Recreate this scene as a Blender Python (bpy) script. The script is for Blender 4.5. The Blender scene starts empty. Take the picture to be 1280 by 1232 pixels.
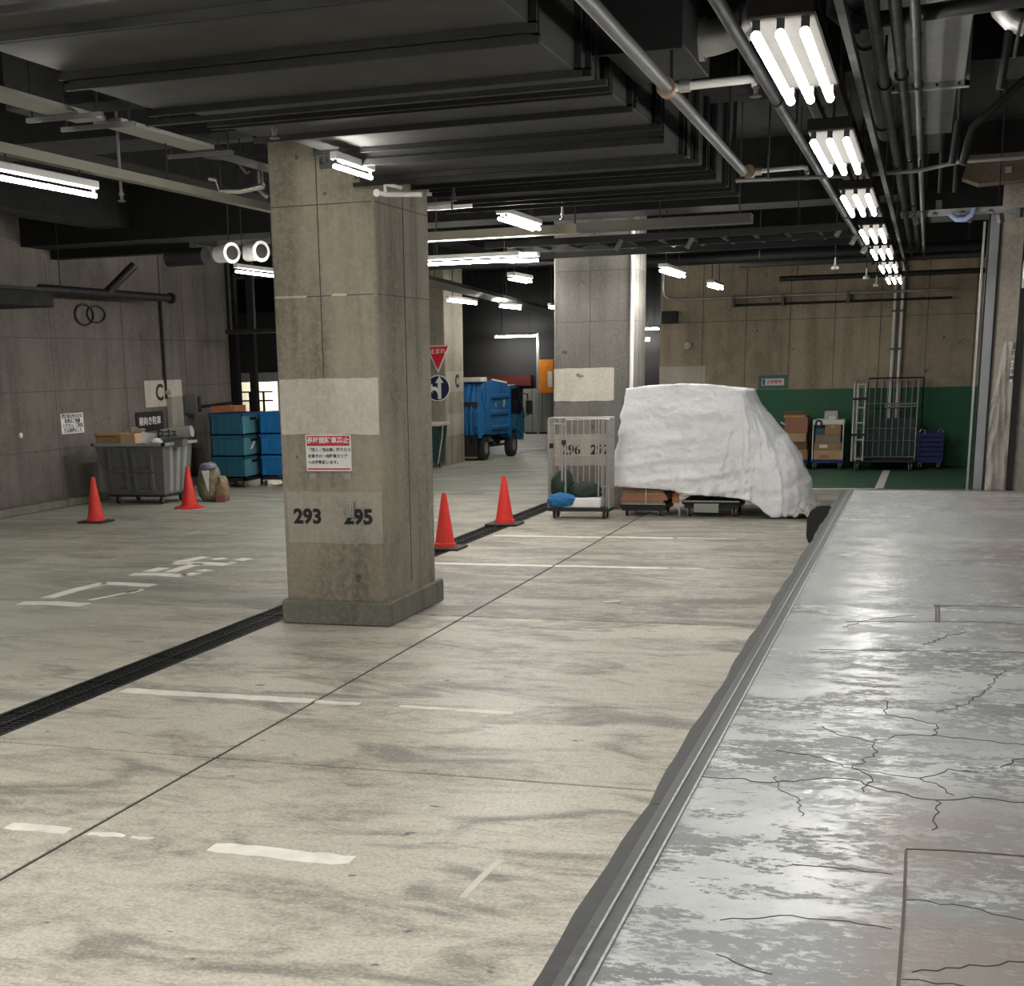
import bpy, bmesh, math, random
from mathutils import Vector, Matrix, noise as mnoise
random.seed(7)
C = bpy.context.scene.collection
SC = bpy.context.scene
PI = math.pi

# ------------------------------------------------------------------ camera, world, exposure
F_PX, CX, CY, CAM_Z = 1762.4, 523.8, 886.6, 2.25        # calibrated on the 1280x1232 frame
def cam_axes(yaw, pitch, roll):
    yaw, pitch, roll = (math.radians(a) for a in (yaw, pitch, roll))
    f = Vector((-math.sin(yaw)*math.cos(pitch), math.cos(yaw)*math.cos(pitch), -math.sin(pitch)))
    r0 = Vector((math.cos(yaw), math.sin(yaw), 0)); d0 = f.cross(r0)
    return math.cos(roll)*r0 + math.sin(roll)*d0, -math.sin(roll)*r0 + math.cos(roll)*d0, f
AX_R, AX_D, AX_F = cam_axes(19.62, 13.66, 1.40)
cd = bpy.data.cameras.new('camera'); cam = bpy.data.objects.new('camera', cd); C.objects.link(cam)
m3 = Matrix((AX_R, -AX_D, -AX_F)).transposed()
cam.matrix_world = Matrix.Translation((0, 0, CAM_Z)) @ m3.to_4x4()
cd.sensor_width = 36; cd.sensor_fit = 'HORIZONTAL'; cd.lens = F_PX/1280*36
cd.shift_x = (640-CX)/1280; cd.shift_y = (CY-616)/1280
cd.clip_start = 0.05; cd.clip_end = 300
SC.camera = cam
w = bpy.data.worlds.new('world'); SC.world = w; w.use_nodes = True
w.node_tree.nodes['Background'].inputs[0].default_value = (0.55, 0.6, 0.65, 1)
w.node_tree.nodes['Background'].inputs[1].default_value = 0.015
SC.view_settings.view_transform = 'Standard'; SC.view_settings.look = 'None'
SC.view_settings.gamma = 1; SC.view_settings.use_curve_mapping = False
SC.view_settings.exposure = 1.6
TUBE_POWER = 54.0          # radiance of every fluorescent tube
ROW_POWER = 22.0

def P(x, y, X=None, Y=None, Z=None):
    """Point where the sight line of photo pixel (x, y) meets the plane X=, Y= or Z=."""
    d = AX_R*((x-CX)/F_PX) + AX_D*((y-CY)/F_PX) + AX_F
    if X is not None: t = X/d.x
    elif Y is not None: t = Y/d.y
    else: t = (Z-CAM_Z)/d.z
    return Vector((0, 0, CAM_Z)) + d*t

# ------------------------------------------------------------------ materials
MATS = {}
class NT:
    def __init__(s, name):
        s.m = bpy.data.materials.new(name); s.m.use_nodes = True
        s.t = s.m.node_tree; s.b = s.t.nodes['Principled BSDF']
        g = s.n('ShaderNodeNewGeometry'); s.pos = g.outputs['Position']
    def n(s, k, **kw):
        o = s.t.nodes.new(k)
        for a, v in kw.items(): setattr(o, a, v)
        return o
    def l(s, a, b): s.t.links.new(a, b)
    def scaled(s, sc, off=(0, 0, 0), vec=None):
        m = s.n('ShaderNodeMapping'); m.inputs['Scale'].default_value = sc; m.inputs['Location'].default_value = off
        s.l(vec or s.pos, m.inputs['Vector']); return m.outputs[0]
    def noise(s, sc, scale=1, detail=5, rough=.6, off=(0, 0, 0), dist=0):
        t = s.n('ShaderNodeTexNoise'); t.inputs['Scale'].default_value = scale; t.inputs['Detail'].default_value = detail
        t.inputs['Roughness'].default_value = rough; t.inputs['Distortion'].default_value = dist
        s.l(s.scaled(sc, off), t.inputs['Vector']); return t.outputs['Fac']
    def ramp(s, fac, lo, hi, a=0.0, b=1.0):
        m = s.n('ShaderNodeMapRange'); m.inputs[1].default_value = lo; m.inputs[2].default_value = hi
        m.inputs[3].default_value = a; m.inputs[4].default_value = b
        s.l(fac, m.inputs[0]); return m.outputs[0]
    def mix(s, fac, a, b, mode='MIX'):
        m = s.n('ShaderNodeMix', data_type='RGBA', blend_type=mode)
        for sock, v in ((m.inputs[0], fac), (m.inputs[6], a), (m.inputs[7], b)):
            if hasattr(v, 'is_linked'): s.l(v, sock)
            elif isinstance(v, (int, float)): sock.default_value = v
            else: sock.default_value = (*v, 1)
        return m.outputs[2]
    def math(s, op, a, b=None):
        m = s.n('ShaderNodeMath', operation=op)
        for i, v in enumerate((a, b)):
            if v is None: continue
            if hasattr(v, 'is_linked'): s.l(v, m.inputs[i])
            else: m.inputs[i].default_value = v
        return m.outputs[0]
    def xyz(s):
        x = s.n('ShaderNodeSeparateXYZ'); s.l(s.pos, x.inputs[0]); return x.outputs
    def col(s, v):
        if hasattr(v, 'is_linked'): s.l(v, s.b.inputs['Base Color'])
        else: s.b.inputs['Base Color'].default_value = (*v, 1)
    def rough(s, v):
        if hasattr(v, 'is_linked'): s.l(v, s.b.inputs['Roughness'])
        else: s.b.inputs['Roughness'].default_value = v
    def bump(s, h, strength=.3, dist=.01):
        b = s.n('ShaderNodeBump'); b.inputs['Strength'].default_value = strength; b.inputs['Distance'].default_value = dist
        s.l(h, b.inputs['Height']); s.l(b.outputs[0], s.b.inputs['Normal'])

def mat(name, col, rough=.6, metal=0.0, var=.12, scale=6, bump=0, emit=0, spec=None, alpha=None):
    if name in MATS: return MATS[name]
    t = NT(name)
    if emit:
        t.col((0, 0, 0)); t.b.inputs['Emission Color'].default_value = (*col, 1); t.b.inputs['Emission Strength'].default_value = emit
    else:
        f = t.noise((1, 1, 1), scale, 4)
        t.col(t.mix(t.ramp(f, .3, .7), tuple(c*(1-var) for c in col), tuple(min(1, c*(1+var)) for c in col)))
        t.rough(t.ramp(f, .3, .7, max(.05, rough-.08), min(1, rough+.08)))
        if bump: t.bump(t.noise((1, 1, 1), scale*3, 4), .5, bump)
    t.b.inputs['Metallic'].default_value = metal
    if spec is not None: t.b.inputs['Specular IOR Level'].default_value = spec
    if alpha is not None: t.b.inputs['Alpha'].default_value = alpha
    MATS[name] = t.m; return t.m

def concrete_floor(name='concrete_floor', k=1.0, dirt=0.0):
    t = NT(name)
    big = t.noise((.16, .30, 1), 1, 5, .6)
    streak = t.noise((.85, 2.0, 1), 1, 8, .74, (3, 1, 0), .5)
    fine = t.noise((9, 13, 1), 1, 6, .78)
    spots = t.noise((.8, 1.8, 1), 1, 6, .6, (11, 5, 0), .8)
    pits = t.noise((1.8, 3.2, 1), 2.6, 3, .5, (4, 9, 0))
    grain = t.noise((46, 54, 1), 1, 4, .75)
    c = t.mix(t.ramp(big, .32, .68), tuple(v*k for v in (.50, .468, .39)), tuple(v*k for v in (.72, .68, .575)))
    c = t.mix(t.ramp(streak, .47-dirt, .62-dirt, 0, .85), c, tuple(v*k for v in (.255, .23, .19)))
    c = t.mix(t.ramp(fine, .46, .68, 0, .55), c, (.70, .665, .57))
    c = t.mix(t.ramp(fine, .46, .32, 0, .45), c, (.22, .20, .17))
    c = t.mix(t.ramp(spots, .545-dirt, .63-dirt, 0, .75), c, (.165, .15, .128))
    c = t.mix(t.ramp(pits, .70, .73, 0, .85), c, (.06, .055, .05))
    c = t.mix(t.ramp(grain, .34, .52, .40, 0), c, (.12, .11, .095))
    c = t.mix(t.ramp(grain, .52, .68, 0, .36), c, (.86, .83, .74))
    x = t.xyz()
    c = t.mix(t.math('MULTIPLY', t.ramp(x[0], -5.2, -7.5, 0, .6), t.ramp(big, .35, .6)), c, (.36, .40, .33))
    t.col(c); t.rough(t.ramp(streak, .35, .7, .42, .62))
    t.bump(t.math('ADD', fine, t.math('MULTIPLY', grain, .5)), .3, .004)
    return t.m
def concrete_wall(name, a, b, stain, vert=True, seam=(.92, 1.0), joint=None):
    t = NT(name)
    big = t.noise((.55, .55, .35), 1, 5, .62, (5, 2, 1))
    run = t.noise((3.2, 3.2, .25), 1, 5, .65)
    fine = t.noise((1, 1, 1), 24, 4, .7)
    c = t.mix(t.ramp(big, .32, .68), a, b)
    c = t.mix(t.ramp(run, .45, .66, 0, .8), c, stain)
    cloud = t.noise((1.1, 1.1, .9), 1, 7, .7, (8, 4, 6))
    c = t.mix(t.ramp(cloud, .52, .68, 0, .7), c, stain)
    c = t.mix(t.ramp(cloud, .46, .33, 0, .5), c, tuple(min(1, v*1.25) for v in b))
    c = t.mix(t.ramp(fine, .42, .72, 0, .45), c, tuple(min(1, v*1.35) for v in b))
    pin = t.noise((1, 1, 1), 5.5, 2, .4, (3, 3, 3))
    c = t.mix(t.ramp(pin, .74, .76, 0, .7), c, (.05, .045, .04))
    t.col(c); t.rough(.75); t.bump(fine, .3, .006)
    return t.m
def dock_paint():
    t = NT('dock_paint')
    a = t.noise((5.0, 9.0, 1), 1, 9, .74, (1, 4, 0))
    b = t.noise((.9, 1.3, 1), 1, 5, .62, (7, 3, 0))
    fl = t.noise((24, 42, 1), 1, 7, .78, (2, 2, 0))
    cov = t.math('ADD', t.math('ADD', t.math('MULTIPLY', a, .42), t.math('MULTIPLY', fl, .33)), t.math('MULTIPLY', b, .28))
    worn = t.ramp(cov, .505, .522)
    c = t.mix(worn, (.19, .193, .19), (.62, .635, .635))
    c = t.mix(t.ramp(t.noise((.6, 1, 1), 1, 4, .6, (17, 3, 0)), .45, .62, 0, .55), c, (.345, .36, .375))
    c = t.mix(t.ramp(fl, .56, .66, 0, .5), c, (.66, .67, .665))
    c = t.mix(t.ramp(fl, .42, .32, 0, .5), c, (.12, .12, .12))
    x = t.xyz()
    br = t.noise((.9, 2.2, 1), 1, 7, .7, (9, 1, 0))
    zone = t.math('MULTIPLY', t.ramp(x[0], -.22, -.02), t.ramp(x[1], 5.3, 4.6))
    zone2 = t.math('MULTIPLY', t.ramp(x[0], .30, .6, 0, .9), t.ramp(x[1], 6.5, 9))
    z = t.math('MULTIPLY', t.math('MAXIMUM', zone, zone2), t.ramp(br, .40, .50, 0, .8))
    c = t.mix(z, c, (.27, .225, .205))
    t.col(c)
    t.rough(t.ramp(t.math('ADD', t.math('MULTIPLY', worn, .6), t.math('MULTIPLY', b, .4)), .2, .8, .50, .27))
    t.bump(t.math('ADD', t.math('MULTIPLY', fl, .4), t.math('MULTIPLY', worn, .3)), .35, .006)
    return t.m
M_FLOOR = concrete_floor(); M_FLOOR2 = concrete_floor('darker_concrete_floor', .66, .045); M_DOCK = dock_paint()
M_COL = concrete_wall('column_concrete', (.21, .188, .148), (.335, .30, .235), (.125, .11, .085))
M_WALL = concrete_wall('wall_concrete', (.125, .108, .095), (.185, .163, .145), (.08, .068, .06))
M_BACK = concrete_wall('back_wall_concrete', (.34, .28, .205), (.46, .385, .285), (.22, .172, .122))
M_PLINTH = concrete_wall('plinth_concrete', (.15, .15, .12), (.22, .215, .175), (.09, .09, .07))
M_PANEL = concrete_wall('white_painted_panel', (.52, .485, .42), (.60, .565, .49), (.38, .35, .30))
M_PANEL2 = concrete_wall('grey_painted_panel', (.33, .305, .255), (.38, .352, .30), (.24, .215, .18))
M_WHITE = mat('white_paint', (.80, .80, .78), .45, var=.05)
M_LINE = mat('line_paint', (.88, .86, .79), .55, var=.14, scale=5)
M_BLACK = mat('black_paint', (.012, .012, .013), .5)
M_INK = mat('black_ink', (.008, .008, .010), .6)
M_JOINT = mat('joint_filler', (.03, .027, .023), .85)
M_CEIL = mat('dark_ceiling_paint', (.006, .006, .008), .9)
M_BEAM = mat('dark_beam_paint', (.004, .004, .004), .9)
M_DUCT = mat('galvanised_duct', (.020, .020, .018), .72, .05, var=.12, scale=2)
M_DUCTD = mat('duct_flange', (.004, .004, .0045), .75, .0)
M_STEEL = mat('galvanised_steel', (.48, .48, .47), .38, .7, scale=9)
M_PIPE = mat('painted_pipe', (.12, .12, .118), .5, .2, scale=9)
M_DPIPE = mat('dark_pipe', (.011, .011, .012), .6, .2)
M_MPIPE = mat('grey_pipe', (.017, .017, .017), .6, .2)
M_CHROME = mat('bright_metal', (.7, .7, .7), .22, .95, var=.05)
M_RUBBER = mat('black_rubber', (.022, .022, .023), .62)
M_FENDER = mat('worn_fender_rubber', (.055, .055, .057), .6, var=.4, scale=14)
M_SEAM = mat('formwork_seam_shade', (.085, .075, .06), .85)
M_ANGLE = mat('worn_steel_angle', (.125, .127, .13), .42, .6, var=.35, scale=16)
M_EDGE = mat('scuffed_bright_edge', (.66, .66, .65), .35, .6, var=.25, scale=20)
M_CONE = mat('cone_red', (.72, .032, .022), .42, var=.08)
M_GREEN = mat('green_wall_paint', (.012, .125, .052), .5, var=.10, scale=1)
M_GFLOOR = mat('green_floor_paint', (.050, .135, .085), .55, var=.22, scale=2)
M_TUBE = mat('fluorescent_tube', (1.0, .97, .90), emit=TUBE_POWER)
M_TUBEC = mat('fluorescent_tube_row', (1.0, .985, .93), emit=ROW_POWER)
M_LWHITE = mat('lamp_housing_white', (.75, .75, .73), .4, var=.04)
M_HOUS = mat('lamp_housing_grey', (.02, .019, .018), 1.0, var=.06, spec=0.0)
M_LINE2 = mat('faded_line_paint', (.66, .63, .55), .6, var=.1, scale=5)
M_TARP = mat('white_tarp', (.82, .825, .85), .5, var=.05, scale=4, bump=.035)
M_COL2 = concrete_wall('grey_column_concrete', (.13, .125, .115), (.19, .18, .165), (.085, .08, .072))
M_CARD = mat('cardboard', (.38, .23, .115), .8, var=.12, scale=4)
M_CARD2 = mat('light_cardboard', (.52, .36, .20), .8, var=.10, scale=4)
M_CARD3 = mat('red_brown_cardboard', (.40, .185, .12), .8, var=.10, scale=4)
M_PAPER = mat('white_paper', (.82, .82, .80), .7, var=.04)
M_BLUE = mat('truck_blue', (.028, .125, .29), .32, var=.10, scale=2)
M_BLUE2 = mat('bright_blue_plastic', (.010, .14, .36), .4, var=.12)
M_TEAL = mat('teal_blue_plastic', (.018, .105, .155), .42, var=.12)
M_TEAL2 = mat('pale_teal_plastic', (.09, .25, .31), .42, var=.12)
M_NAVY = mat('dark_blue_plastic', (.012, .022, .15), .4, var=.15)
M_GLASS = mat('dark_window_glass', (.012, .014, .018), .08)
M_GREY = mat('grey_plastic', (.13, .13, .13), .45, var=.08)
M_LGREY = mat('light_grey_plastic', (.30, .31, .30), .45, var=.08)
M_ORANGE = mat('orange_paint', (.80, .27, .02), .5)
M_RUST = mat('rust_orange_box', (.46, .16, .06), .6)
M_RED = mat('sign_red', (.66, .012, .022), .4, var=.03)
M_CRIM = mat('notice_crimson', (.55, .022, .05), .45, var=.03)
M_SIGNB = mat('sign_navy', (.012, .016, .06), .35, var=.03)
M_GSHEET = mat('green_sheet', (.007, .026, .016), .6, var=.25, scale=12)
M_GBIN = mat('dark_green_plastic', (.015, .05, .052), .4)
M_CAGE = mat('cage_wire_zinc', (.42, .41, .39), .40, .55, scale=12)
M_SHADE = mat('grey_panel_paint', (.32, .33, .31), .6, var=.05)
M_JAMB = mat('shutter_jamb_grey', (.34, .35, .37), .45, .3, var=.06)
M_LEMIT = mat('lamp_window', (1, .97, .9), emit=3)
def sheet_mat():
    t = NT('clear_plastic_sheet'); t.col((.75, .74, .72)); t.rough(.18)
    t.b.inputs['Transmission Weight'].default_value = .55; t.b.inputs['IOR'].default_value = 1.1
    t.b.inputs['Alpha'].default_value = .6
    t.bump(t.noise((3, 3, 1), 1, 3), .6, .03); return t.m
M_SHEET = sheet_mat()

# ------------------------------------------------------------------ mesh builders
ORG = {}
JOINED = {'hanger_rods', 'hanger_bars', 'front_ribs', 'wire_cage'}      # too thin in the photo to pick apart
def stuff(o): o['kind'] = 'stuff'; return o
class MB:
    def __init__(s): s.v = []; s.f = []
    def add(s, vs, fs):
        o = len(s.v); s.v += [Vector(v) for v in vs]; s.f += [tuple(i+o for i in f) for f in fs]; return s
    def box(s, x0, x1, y0, y1, z0, z1, bev=0):
        if bev and min(abs(x1-x0), abs(y1-y0), abs(z1-z0)) > 2.2*bev:
            bm = bmesh.new(); bmesh.ops.create_cube(bm, size=1)
            for v in bm.verts: v.co = Vector(((x0+x1)/2+v.co.x*(x1-x0), (y0+y1)/2+v.co.y*(y1-y0), (z0+z1)/2+v.co.z*(z1-z0)))
            bmesh.ops.bevel(bm, geom=bm.edges[:], offset=bev, segments=1, affect='EDGES')
            bm.verts.index_update()
            s.add([v.co.copy() for v in bm.verts], [[v.index for v in f.verts] for f in bm.faces]); bm.free(); return s
        vs = [(x, y, z) for x in (x0, x1) for y in (y0, y1) for z in (z0, z1)]
        return s.add(vs, [(0, 1, 3, 2), (4, 6, 7, 5), (0, 4, 5, 1), (2, 3, 7, 6), (0, 2, 6, 4), (1, 5, 7, 3)])
    def obox(s, c, size, rz=0, rx=0, ry=0):
        R = Matrix.Rotation(rz, 3, 'Z') @ Matrix.Rotation(ry, 3, 'Y') @ Matrix.Rotation(rx, 3, 'X'); c = Vector(c)
        h = [a/2 for a in size]
        vs = [c + R @ Vector((x*h[0], y*h[1], z*h[2])) for x in (-1, 1) for y in (-1, 1) for z in (-1, 1)]
        return s.add(vs, [(0, 1, 3, 2), (4, 6, 7, 5), (0, 4, 5, 1), (2, 3, 7, 6), (0, 2, 6, 4), (1, 5, 7, 3)])
    def tube(s, pts, r, n=8, cap=True):
        pts = [Vector(p) for p in pts]; rs = r if isinstance(r, (list, tuple)) else [r]*len(pts)
        rings = []; up = None
        for i, p in enumerate(pts):
            d = (pts[min(i+1, len(pts)-1)] - pts[max(i-1, 0)]).normalized()
            if up is None:
                up = Vector((0, 0, 1)) if abs(d.z) < .9 else Vector((1, 0, 0))
            a = d.cross(up).normalized(); b = a.cross(d).normalized(); up = b
            rings.append([p + (a*math.cos(2*PI*k/n) + b*math.sin(2*PI*k/n))*rs[i] for k in range(n)])
        vs = [v for ring in rings for v in ring]; fs = []
        for i in range(len(pts)-1):
            for k in range(n): fs.append((i*n+k, i*n+(k+1) % n, (i+1)*n+(k+1) % n, (i+1)*n+k))
        if cap: fs.append(tuple(range(n-1, -1, -1))); fs.append(tuple((len(pts)-1)*n+k for k in range(n)))
        return s.add(vs, fs)
    def lathe(s, c, prof, n=20, axis='Z'):
        c = Vector(c); vs = []; fs = []
        for r, h in prof:
            for k in range(n):
                a = 2*PI*k/n; u, v = r*math.cos(a), r*math.sin(a)
                vs.append(c + Vector({'Z': (u, v, h), 'X': (h, u, v), 'Y': (u, h, v)}[axis]))
        m = len(prof)
        for i in range(m-1):
            for k in range(n): fs.append((i*n+k, i*n+(k+1) % n, (i+1)*n+(k+1) % n, (i+1)*n+k))
        fs.append(tuple(range(n-1, -1, -1))); fs.append(tuple((m-1)*n+k for k in range(n)))
        return s.add(vs, fs)
    def prism(s, poly, d0, d1, axis='Z'):
        """poly in the plane across axis ('X': (y,z), 'Y': (x,z), 'Z': (x,y)) pushed from d0 to d1"""
        f = {'X': lambda a, b, d: (d, a, b), 'Y': lambda a, b, d: (a, d, b), 'Z': lambda a, b, d: (a, b, d)}[axis]
        n = len(poly); vs = [f(a, b, d0) for a, b in poly] + [f(a, b, d1) for a, b in poly]
        return s.add(vs, [tuple(range(n)), tuple(range(2*n-1, n-1, -1))] + [(i, i+n, (i+1) % n+n, (i+1) % n) for i in range(n)])
    def ribbon(s, pts, wd, z, th=.004):
        """flat stroke of width wd along the floor polyline pts"""
        pts = [Vector((p[0], p[1])) for p in pts]; L = []; R = []
        for i, p in enumerate(pts):
            d = (pts[min(i+1, len(pts)-1)] - pts[max(i-1, 0)]).normalized(); nrm = Vector((-d.y, d.x))*(wd/2)
            L.append(p+nrm); R.append(p-nrm)
        for i in range(len(pts)-1):
            q = [L[i], L[i+1], R[i+1], R[i]]
            s.prism([(v.x, v.y) for v in q], z, z+th)
        return s
    def build(s, name, material, parent=None, smooth=False, label=None):
        me = bpy.data.meshes.new(name)
        o = bpy.data.objects.new(name, me)
        org = Vector((0, 0, 0)); p = parent
        if parent is not None: org = ORG.get(parent, Vector((0, 0, 0)))
        else:
            xs = [v.x for v in s.v]; ys = [v.y for v in s.v]; zs = [v.z for v in s.v]
            org = Vector(((min(xs)+max(xs))/2, (min(ys)+max(ys))/2, min(zs)))
        me.from_pydata([v-org for v in s.v], [], s.f); me.update()
        bm = bmesh.new(); bm.from_mesh(me); bmesh.ops.recalc_face_normals(bm, faces=bm.faces[:]); bm.to_mesh(me); bm.free()
        if smooth:
            me.polygons.foreach_set('use_smooth', [True]*len(me.polygons))
            try: me.set_sharp_from_angle(angle=math.radians(38))
            except Exception: pass
        me.materials.append(material)
        C.objects.link(o)
        if parent is not None: o.parent = parent
        else: o.location = org
        ORG[o] = org
        if label: o['label'] = label
        if name in JOINED and parent is not None: stuff(o)
        return o
def empty(name, loc):
    o = bpy.data.objects.new(name, None); o.empty_display_size = .1; C.objects.link(o); o.location = loc; ORG[o] = Vector(loc); return o
def tag(o, label, cat, group=None):
    o['label'] = label; o['category'] = cat
    if group: o['group'] = group
    return o
def thing(name, loc, label, cat, group=None): return tag(empty(name, loc), label, cat, group)
def struct(o): o['kind'] = 'structure'; return o
def copy_tree(o, parent=None):
    c = o.copy(); C.objects.link(c)
    if parent is not None: c.parent = parent
    for ch in list(o.children): copy_tree(ch, c)
    return c
def place(o, loc, rz=0, label=None, group=None):
    o.location = loc; o.rotation_euler = (0, 0, rz)
    if label: o['label'] = label
    if group: o['group'] = group
    return o
def text(name, s, size, loc, rot, material, parent, offset=0.0, align='CENTER', th=.001, sx=1.0, label=None):
    cu = bpy.data.curves.new(name, 'FONT'); cu.body = s; cu.size = size; cu.align_x = align; cu.align_y = 'CENTER'
    cu.offset = offset; cu.extrude = th; cu.resolution_u = 3
    to = bpy.data.objects.new(name, cu); C.objects.link(to)
    dg = bpy.context.evaluated_depsgraph_get(); dg.update()
    me = bpy.data.meshes.new_from_object(to.evaluated_get(dg)); bpy.data.objects.remove(to); bpy.data.curves.remove(cu)
    me.name = name; me.materials.clear(); me.materials.append(material)
    xs = [v.co.x for v in me.vertices]
    o = bpy.data.objects.new(name, me); C.objects.link(o)
    org = ORG.get(parent, Vector((0, 0, 0))) if parent is not None else Vector((0, 0, 0))
    o.parent = parent; o.location = Vector(loc)-org; o.rotation_euler = rot; o.scale = (sx, 1, 1)
    ORG[o] = Vector(loc)
    if label: o['label'] = label
    return o
FRONT = (PI/2, 0, 0)                 # text that faces the camera side (-Y)
SIDE_R = (PI/2, 0, PI/2)             # text that faces +X
# ================================================================== SETTING
# floor: cast slabs with open joints, a drain trench between two of the rows
floor = struct(empty('floor', (0, 0, 0)))
XS = [(-24, -18.9), (-18.9, -13.9), (-13.9, -9.9), (-9.9, -5.88), (-5.52, -3.9), (-3.9, -.80)]
YS = [-4, 2.3, 7.28, 12.27, 17.25, 22.2, 27.2, 32.2, 37.2, 42.2, 47]
G = .012
for x0, x1 in XS:
    for y0, y1 in zip(YS, YS[1:]):
        MB().box(x0+G, x1-G, y0+G, y1-G, -.06, 0, .004).build('slab', M_FLOOR if y1 < 12.5 else M_FLOOR2, floor)  # far slabs get a darker, more streaked concrete
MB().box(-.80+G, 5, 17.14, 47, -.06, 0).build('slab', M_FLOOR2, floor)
MB().box(-24, 5, -4, 47, -.40, -.30).build('joint_bed', M_JOINT, floor)
for x0, x1 in ((-24, -5.88), (-5.52, 5)): MB().box(x0, x1, -4, 47, -.30, -.007).build('joint_bed', M_JOINT, floor)

# green painted bay in front of the back wall
g = MB().prism([(-3.4, 25.75), (-.72, 25.95), (4.5, 26.2), (4.5, 31.3), (-3.4, 31.3)], .0005, .003).build('painted_floor_area', M_GFLOOR)
tag(g, 'green painted floor area in front of the green back wall', 'floor paint')
g = MB().prism([(-4.4, 25.62), (-.70, 25.86), (-.70, 26.0), (-4.4, 25.76)], .001, .005).build('boundary_line', M_LINE)
tag(g, 'thin white line along the front edge of the green floor', 'floor marking')
g = MB().prism([(-.74, 26.0), (-.60, 26.0), (-.58, 30.2), (-.72, 30.2)], .003, .006).build('divider_line', M_LINE)
tag(g, 'short white line crossing the green floor towards the roll cage', 'floor marking')

# walls
wl = struct(empty('wall_left', (-14.4, 10, 0)))
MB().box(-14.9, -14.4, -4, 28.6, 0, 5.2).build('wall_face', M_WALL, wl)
for zz in (.98, 1.98, 2.88):                                     # recessed pour joints and formwork seams
    MB().box(-14.401, -14.394, -4, 28.6, zz, zz+.012).build('pour_joint', M_SEAM, wl)
for k in range(7):
    MB().box(-14.401, -14.396, 12.2+k*2.4, 12.21+k*2.4, .15, 4.2).build('formwork_seam', M_SEAM, wl)
bb = struct(MB().box(-14.4, -14.12, -4, 28.5, 0, .13, .015).build('baseboard_left', M_PLINTH))
wk = struct(empty('wall_back', (-2, 31.3, 0)))
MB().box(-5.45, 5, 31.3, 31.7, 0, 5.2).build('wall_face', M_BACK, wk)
MB().box(-3.5, 1.0, 31.292, 31.302, .0, 1.60).build('green_dado', M_GREEN, wk)
MB().box(1.0, 5, 31.292, 31.302, .0, 1.60).build('green_dado', M_GREEN, wk)
for k in range(9):
    MB().box(-4.55+k*.9, -4.538+k*.9, 31.294, 31.301, 1.61, 4.2).build('formwork_seam', M_SEAM, wk)
MB().box(-5.45, 5, 31.294, 31.301, 3.02, 3.03).build('pour_joint', M_SEAM, wk)
MB().box(-5.45, -4.47, 31.285, 31.305, 1.72, 2.12).build('painted_panel', M_PANEL, wk)
wf = struct(MB().box(-24, 5, 46.6, 47, 0, 5.2).build('wall_far', mat('far_wall', (.02, .02, .021), .85)))
wr = struct(MB().box(4.5, 4.8, -4, 47, 0, 5.2).build('wall_right', M_WALL))
wx = struct(MB().box(-24.2, -24, -4, 47, 0, 5.2).build('wall_far_left', mat('far_wall', (.02, .02, .021), .85)))

# ceiling slab with downstand beams
ce = struct(empty('ceiling', (0, 0, 5.2)))
MB().box(-24, 5, -4, 47, 5.2, 5.5).build('slab', M_CEIL, ce)
for y in (4.2, 11.75, 20.9, 30.2):
    MB().box(-24, 5, y+.25, y+1.15, 4.35, 5.2).build('downstand_beam', M_BEAM, ce)
for x in (-12.9, -9.2):
    MB().box(x, x+.6, -4, 31, 4.55, 5.2).build('downstand_beam', M_BEAM, ce)

# ------------------------------------------------------------------ concrete columns
def column(name, label, x0, x1, y0, y1, top, plinth=None, seams=True, m=None):
    t = thing(name, ((x0+x1)/2, (y0+y1)/2, 0), label, 'column')
    c = .018; poly = [(x0+c, y0), (x1-c, y0), (x1, y0+c), (x1, y1-c), (x1-c, y1), (x0+c, y1), (x0, y1-c), (x0, y0+c)]
    MB().prism(poly, 0, top).build('shaft', m or M_COL, t)
    if plinth:
        p0, p1, q0, q1, h = plinth; c = .02
        b = MB()
        b.box(p0, p1-.0, q0, y0-.001, 0, h, .015)
        b.build('plinth_block', M_PLINTH, t)
        MB().box(x1+.001, p1, y0, y0+.85, 0, h, .012).build('plinth_block', M_PLINTH, t)
        MB().box(x1+.001, p1, y0+.858, q1, 0, h, .012).build('plinth_block', M_PLINTH, t)
        MB().box(p0, x0-.001, y0, q1, 0, h, .012).build('plinth_block', M_PLINTH, t)
    if seams:
        xm = x0+(x1-x0)*.46
        MB().box(xm, xm+.008, y0-.004, y0+.002, 1.19 if not plinth else 2.18, top).build('formwork_seam', M_SEAM, t)
        for zz in (2.855, 3.60):
            MB().box(x0+.02, x1-.02, y0-.004, y0+.002, zz, zz+.008).build('formwork_seam', M_SEAM, t)
            MB().box(x1-.002, x1+.004, y0+.02, y1-.02, zz, zz+.006).build('formwork_seam', M_SEAM, t)
        MB().box(x1-.002, x1+.004, y0+(y1-y0)*.5, y0+(y1-y0)*.5+.008, .3, top).build('formwork_seam', M_SEAM, t)
    return t
def panel(t, x0, x1, z0, z1, y, m, name='painted_panel'):
    n = 9; top = [(x0+(x1-x0)*i/n, z1+random.uniform(-.006, .006)) for i in range(n+1)]
    bot = [(x1-(x1-x0)*i/n, z0+random.uniform(-.008, .008)) for i in range(n+1)]
    return MB().prism(top+bot, y-.006, y+.001, 'Y').build(name, m, t)
c1 = column('concrete_column', 'nearest square concrete column numbered 293 and 295 on its front', -5.405, -4.445, 11.65, 13.05, 5.2, (-5.43, -4.385, 11.575, 13.12, .215))
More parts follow.
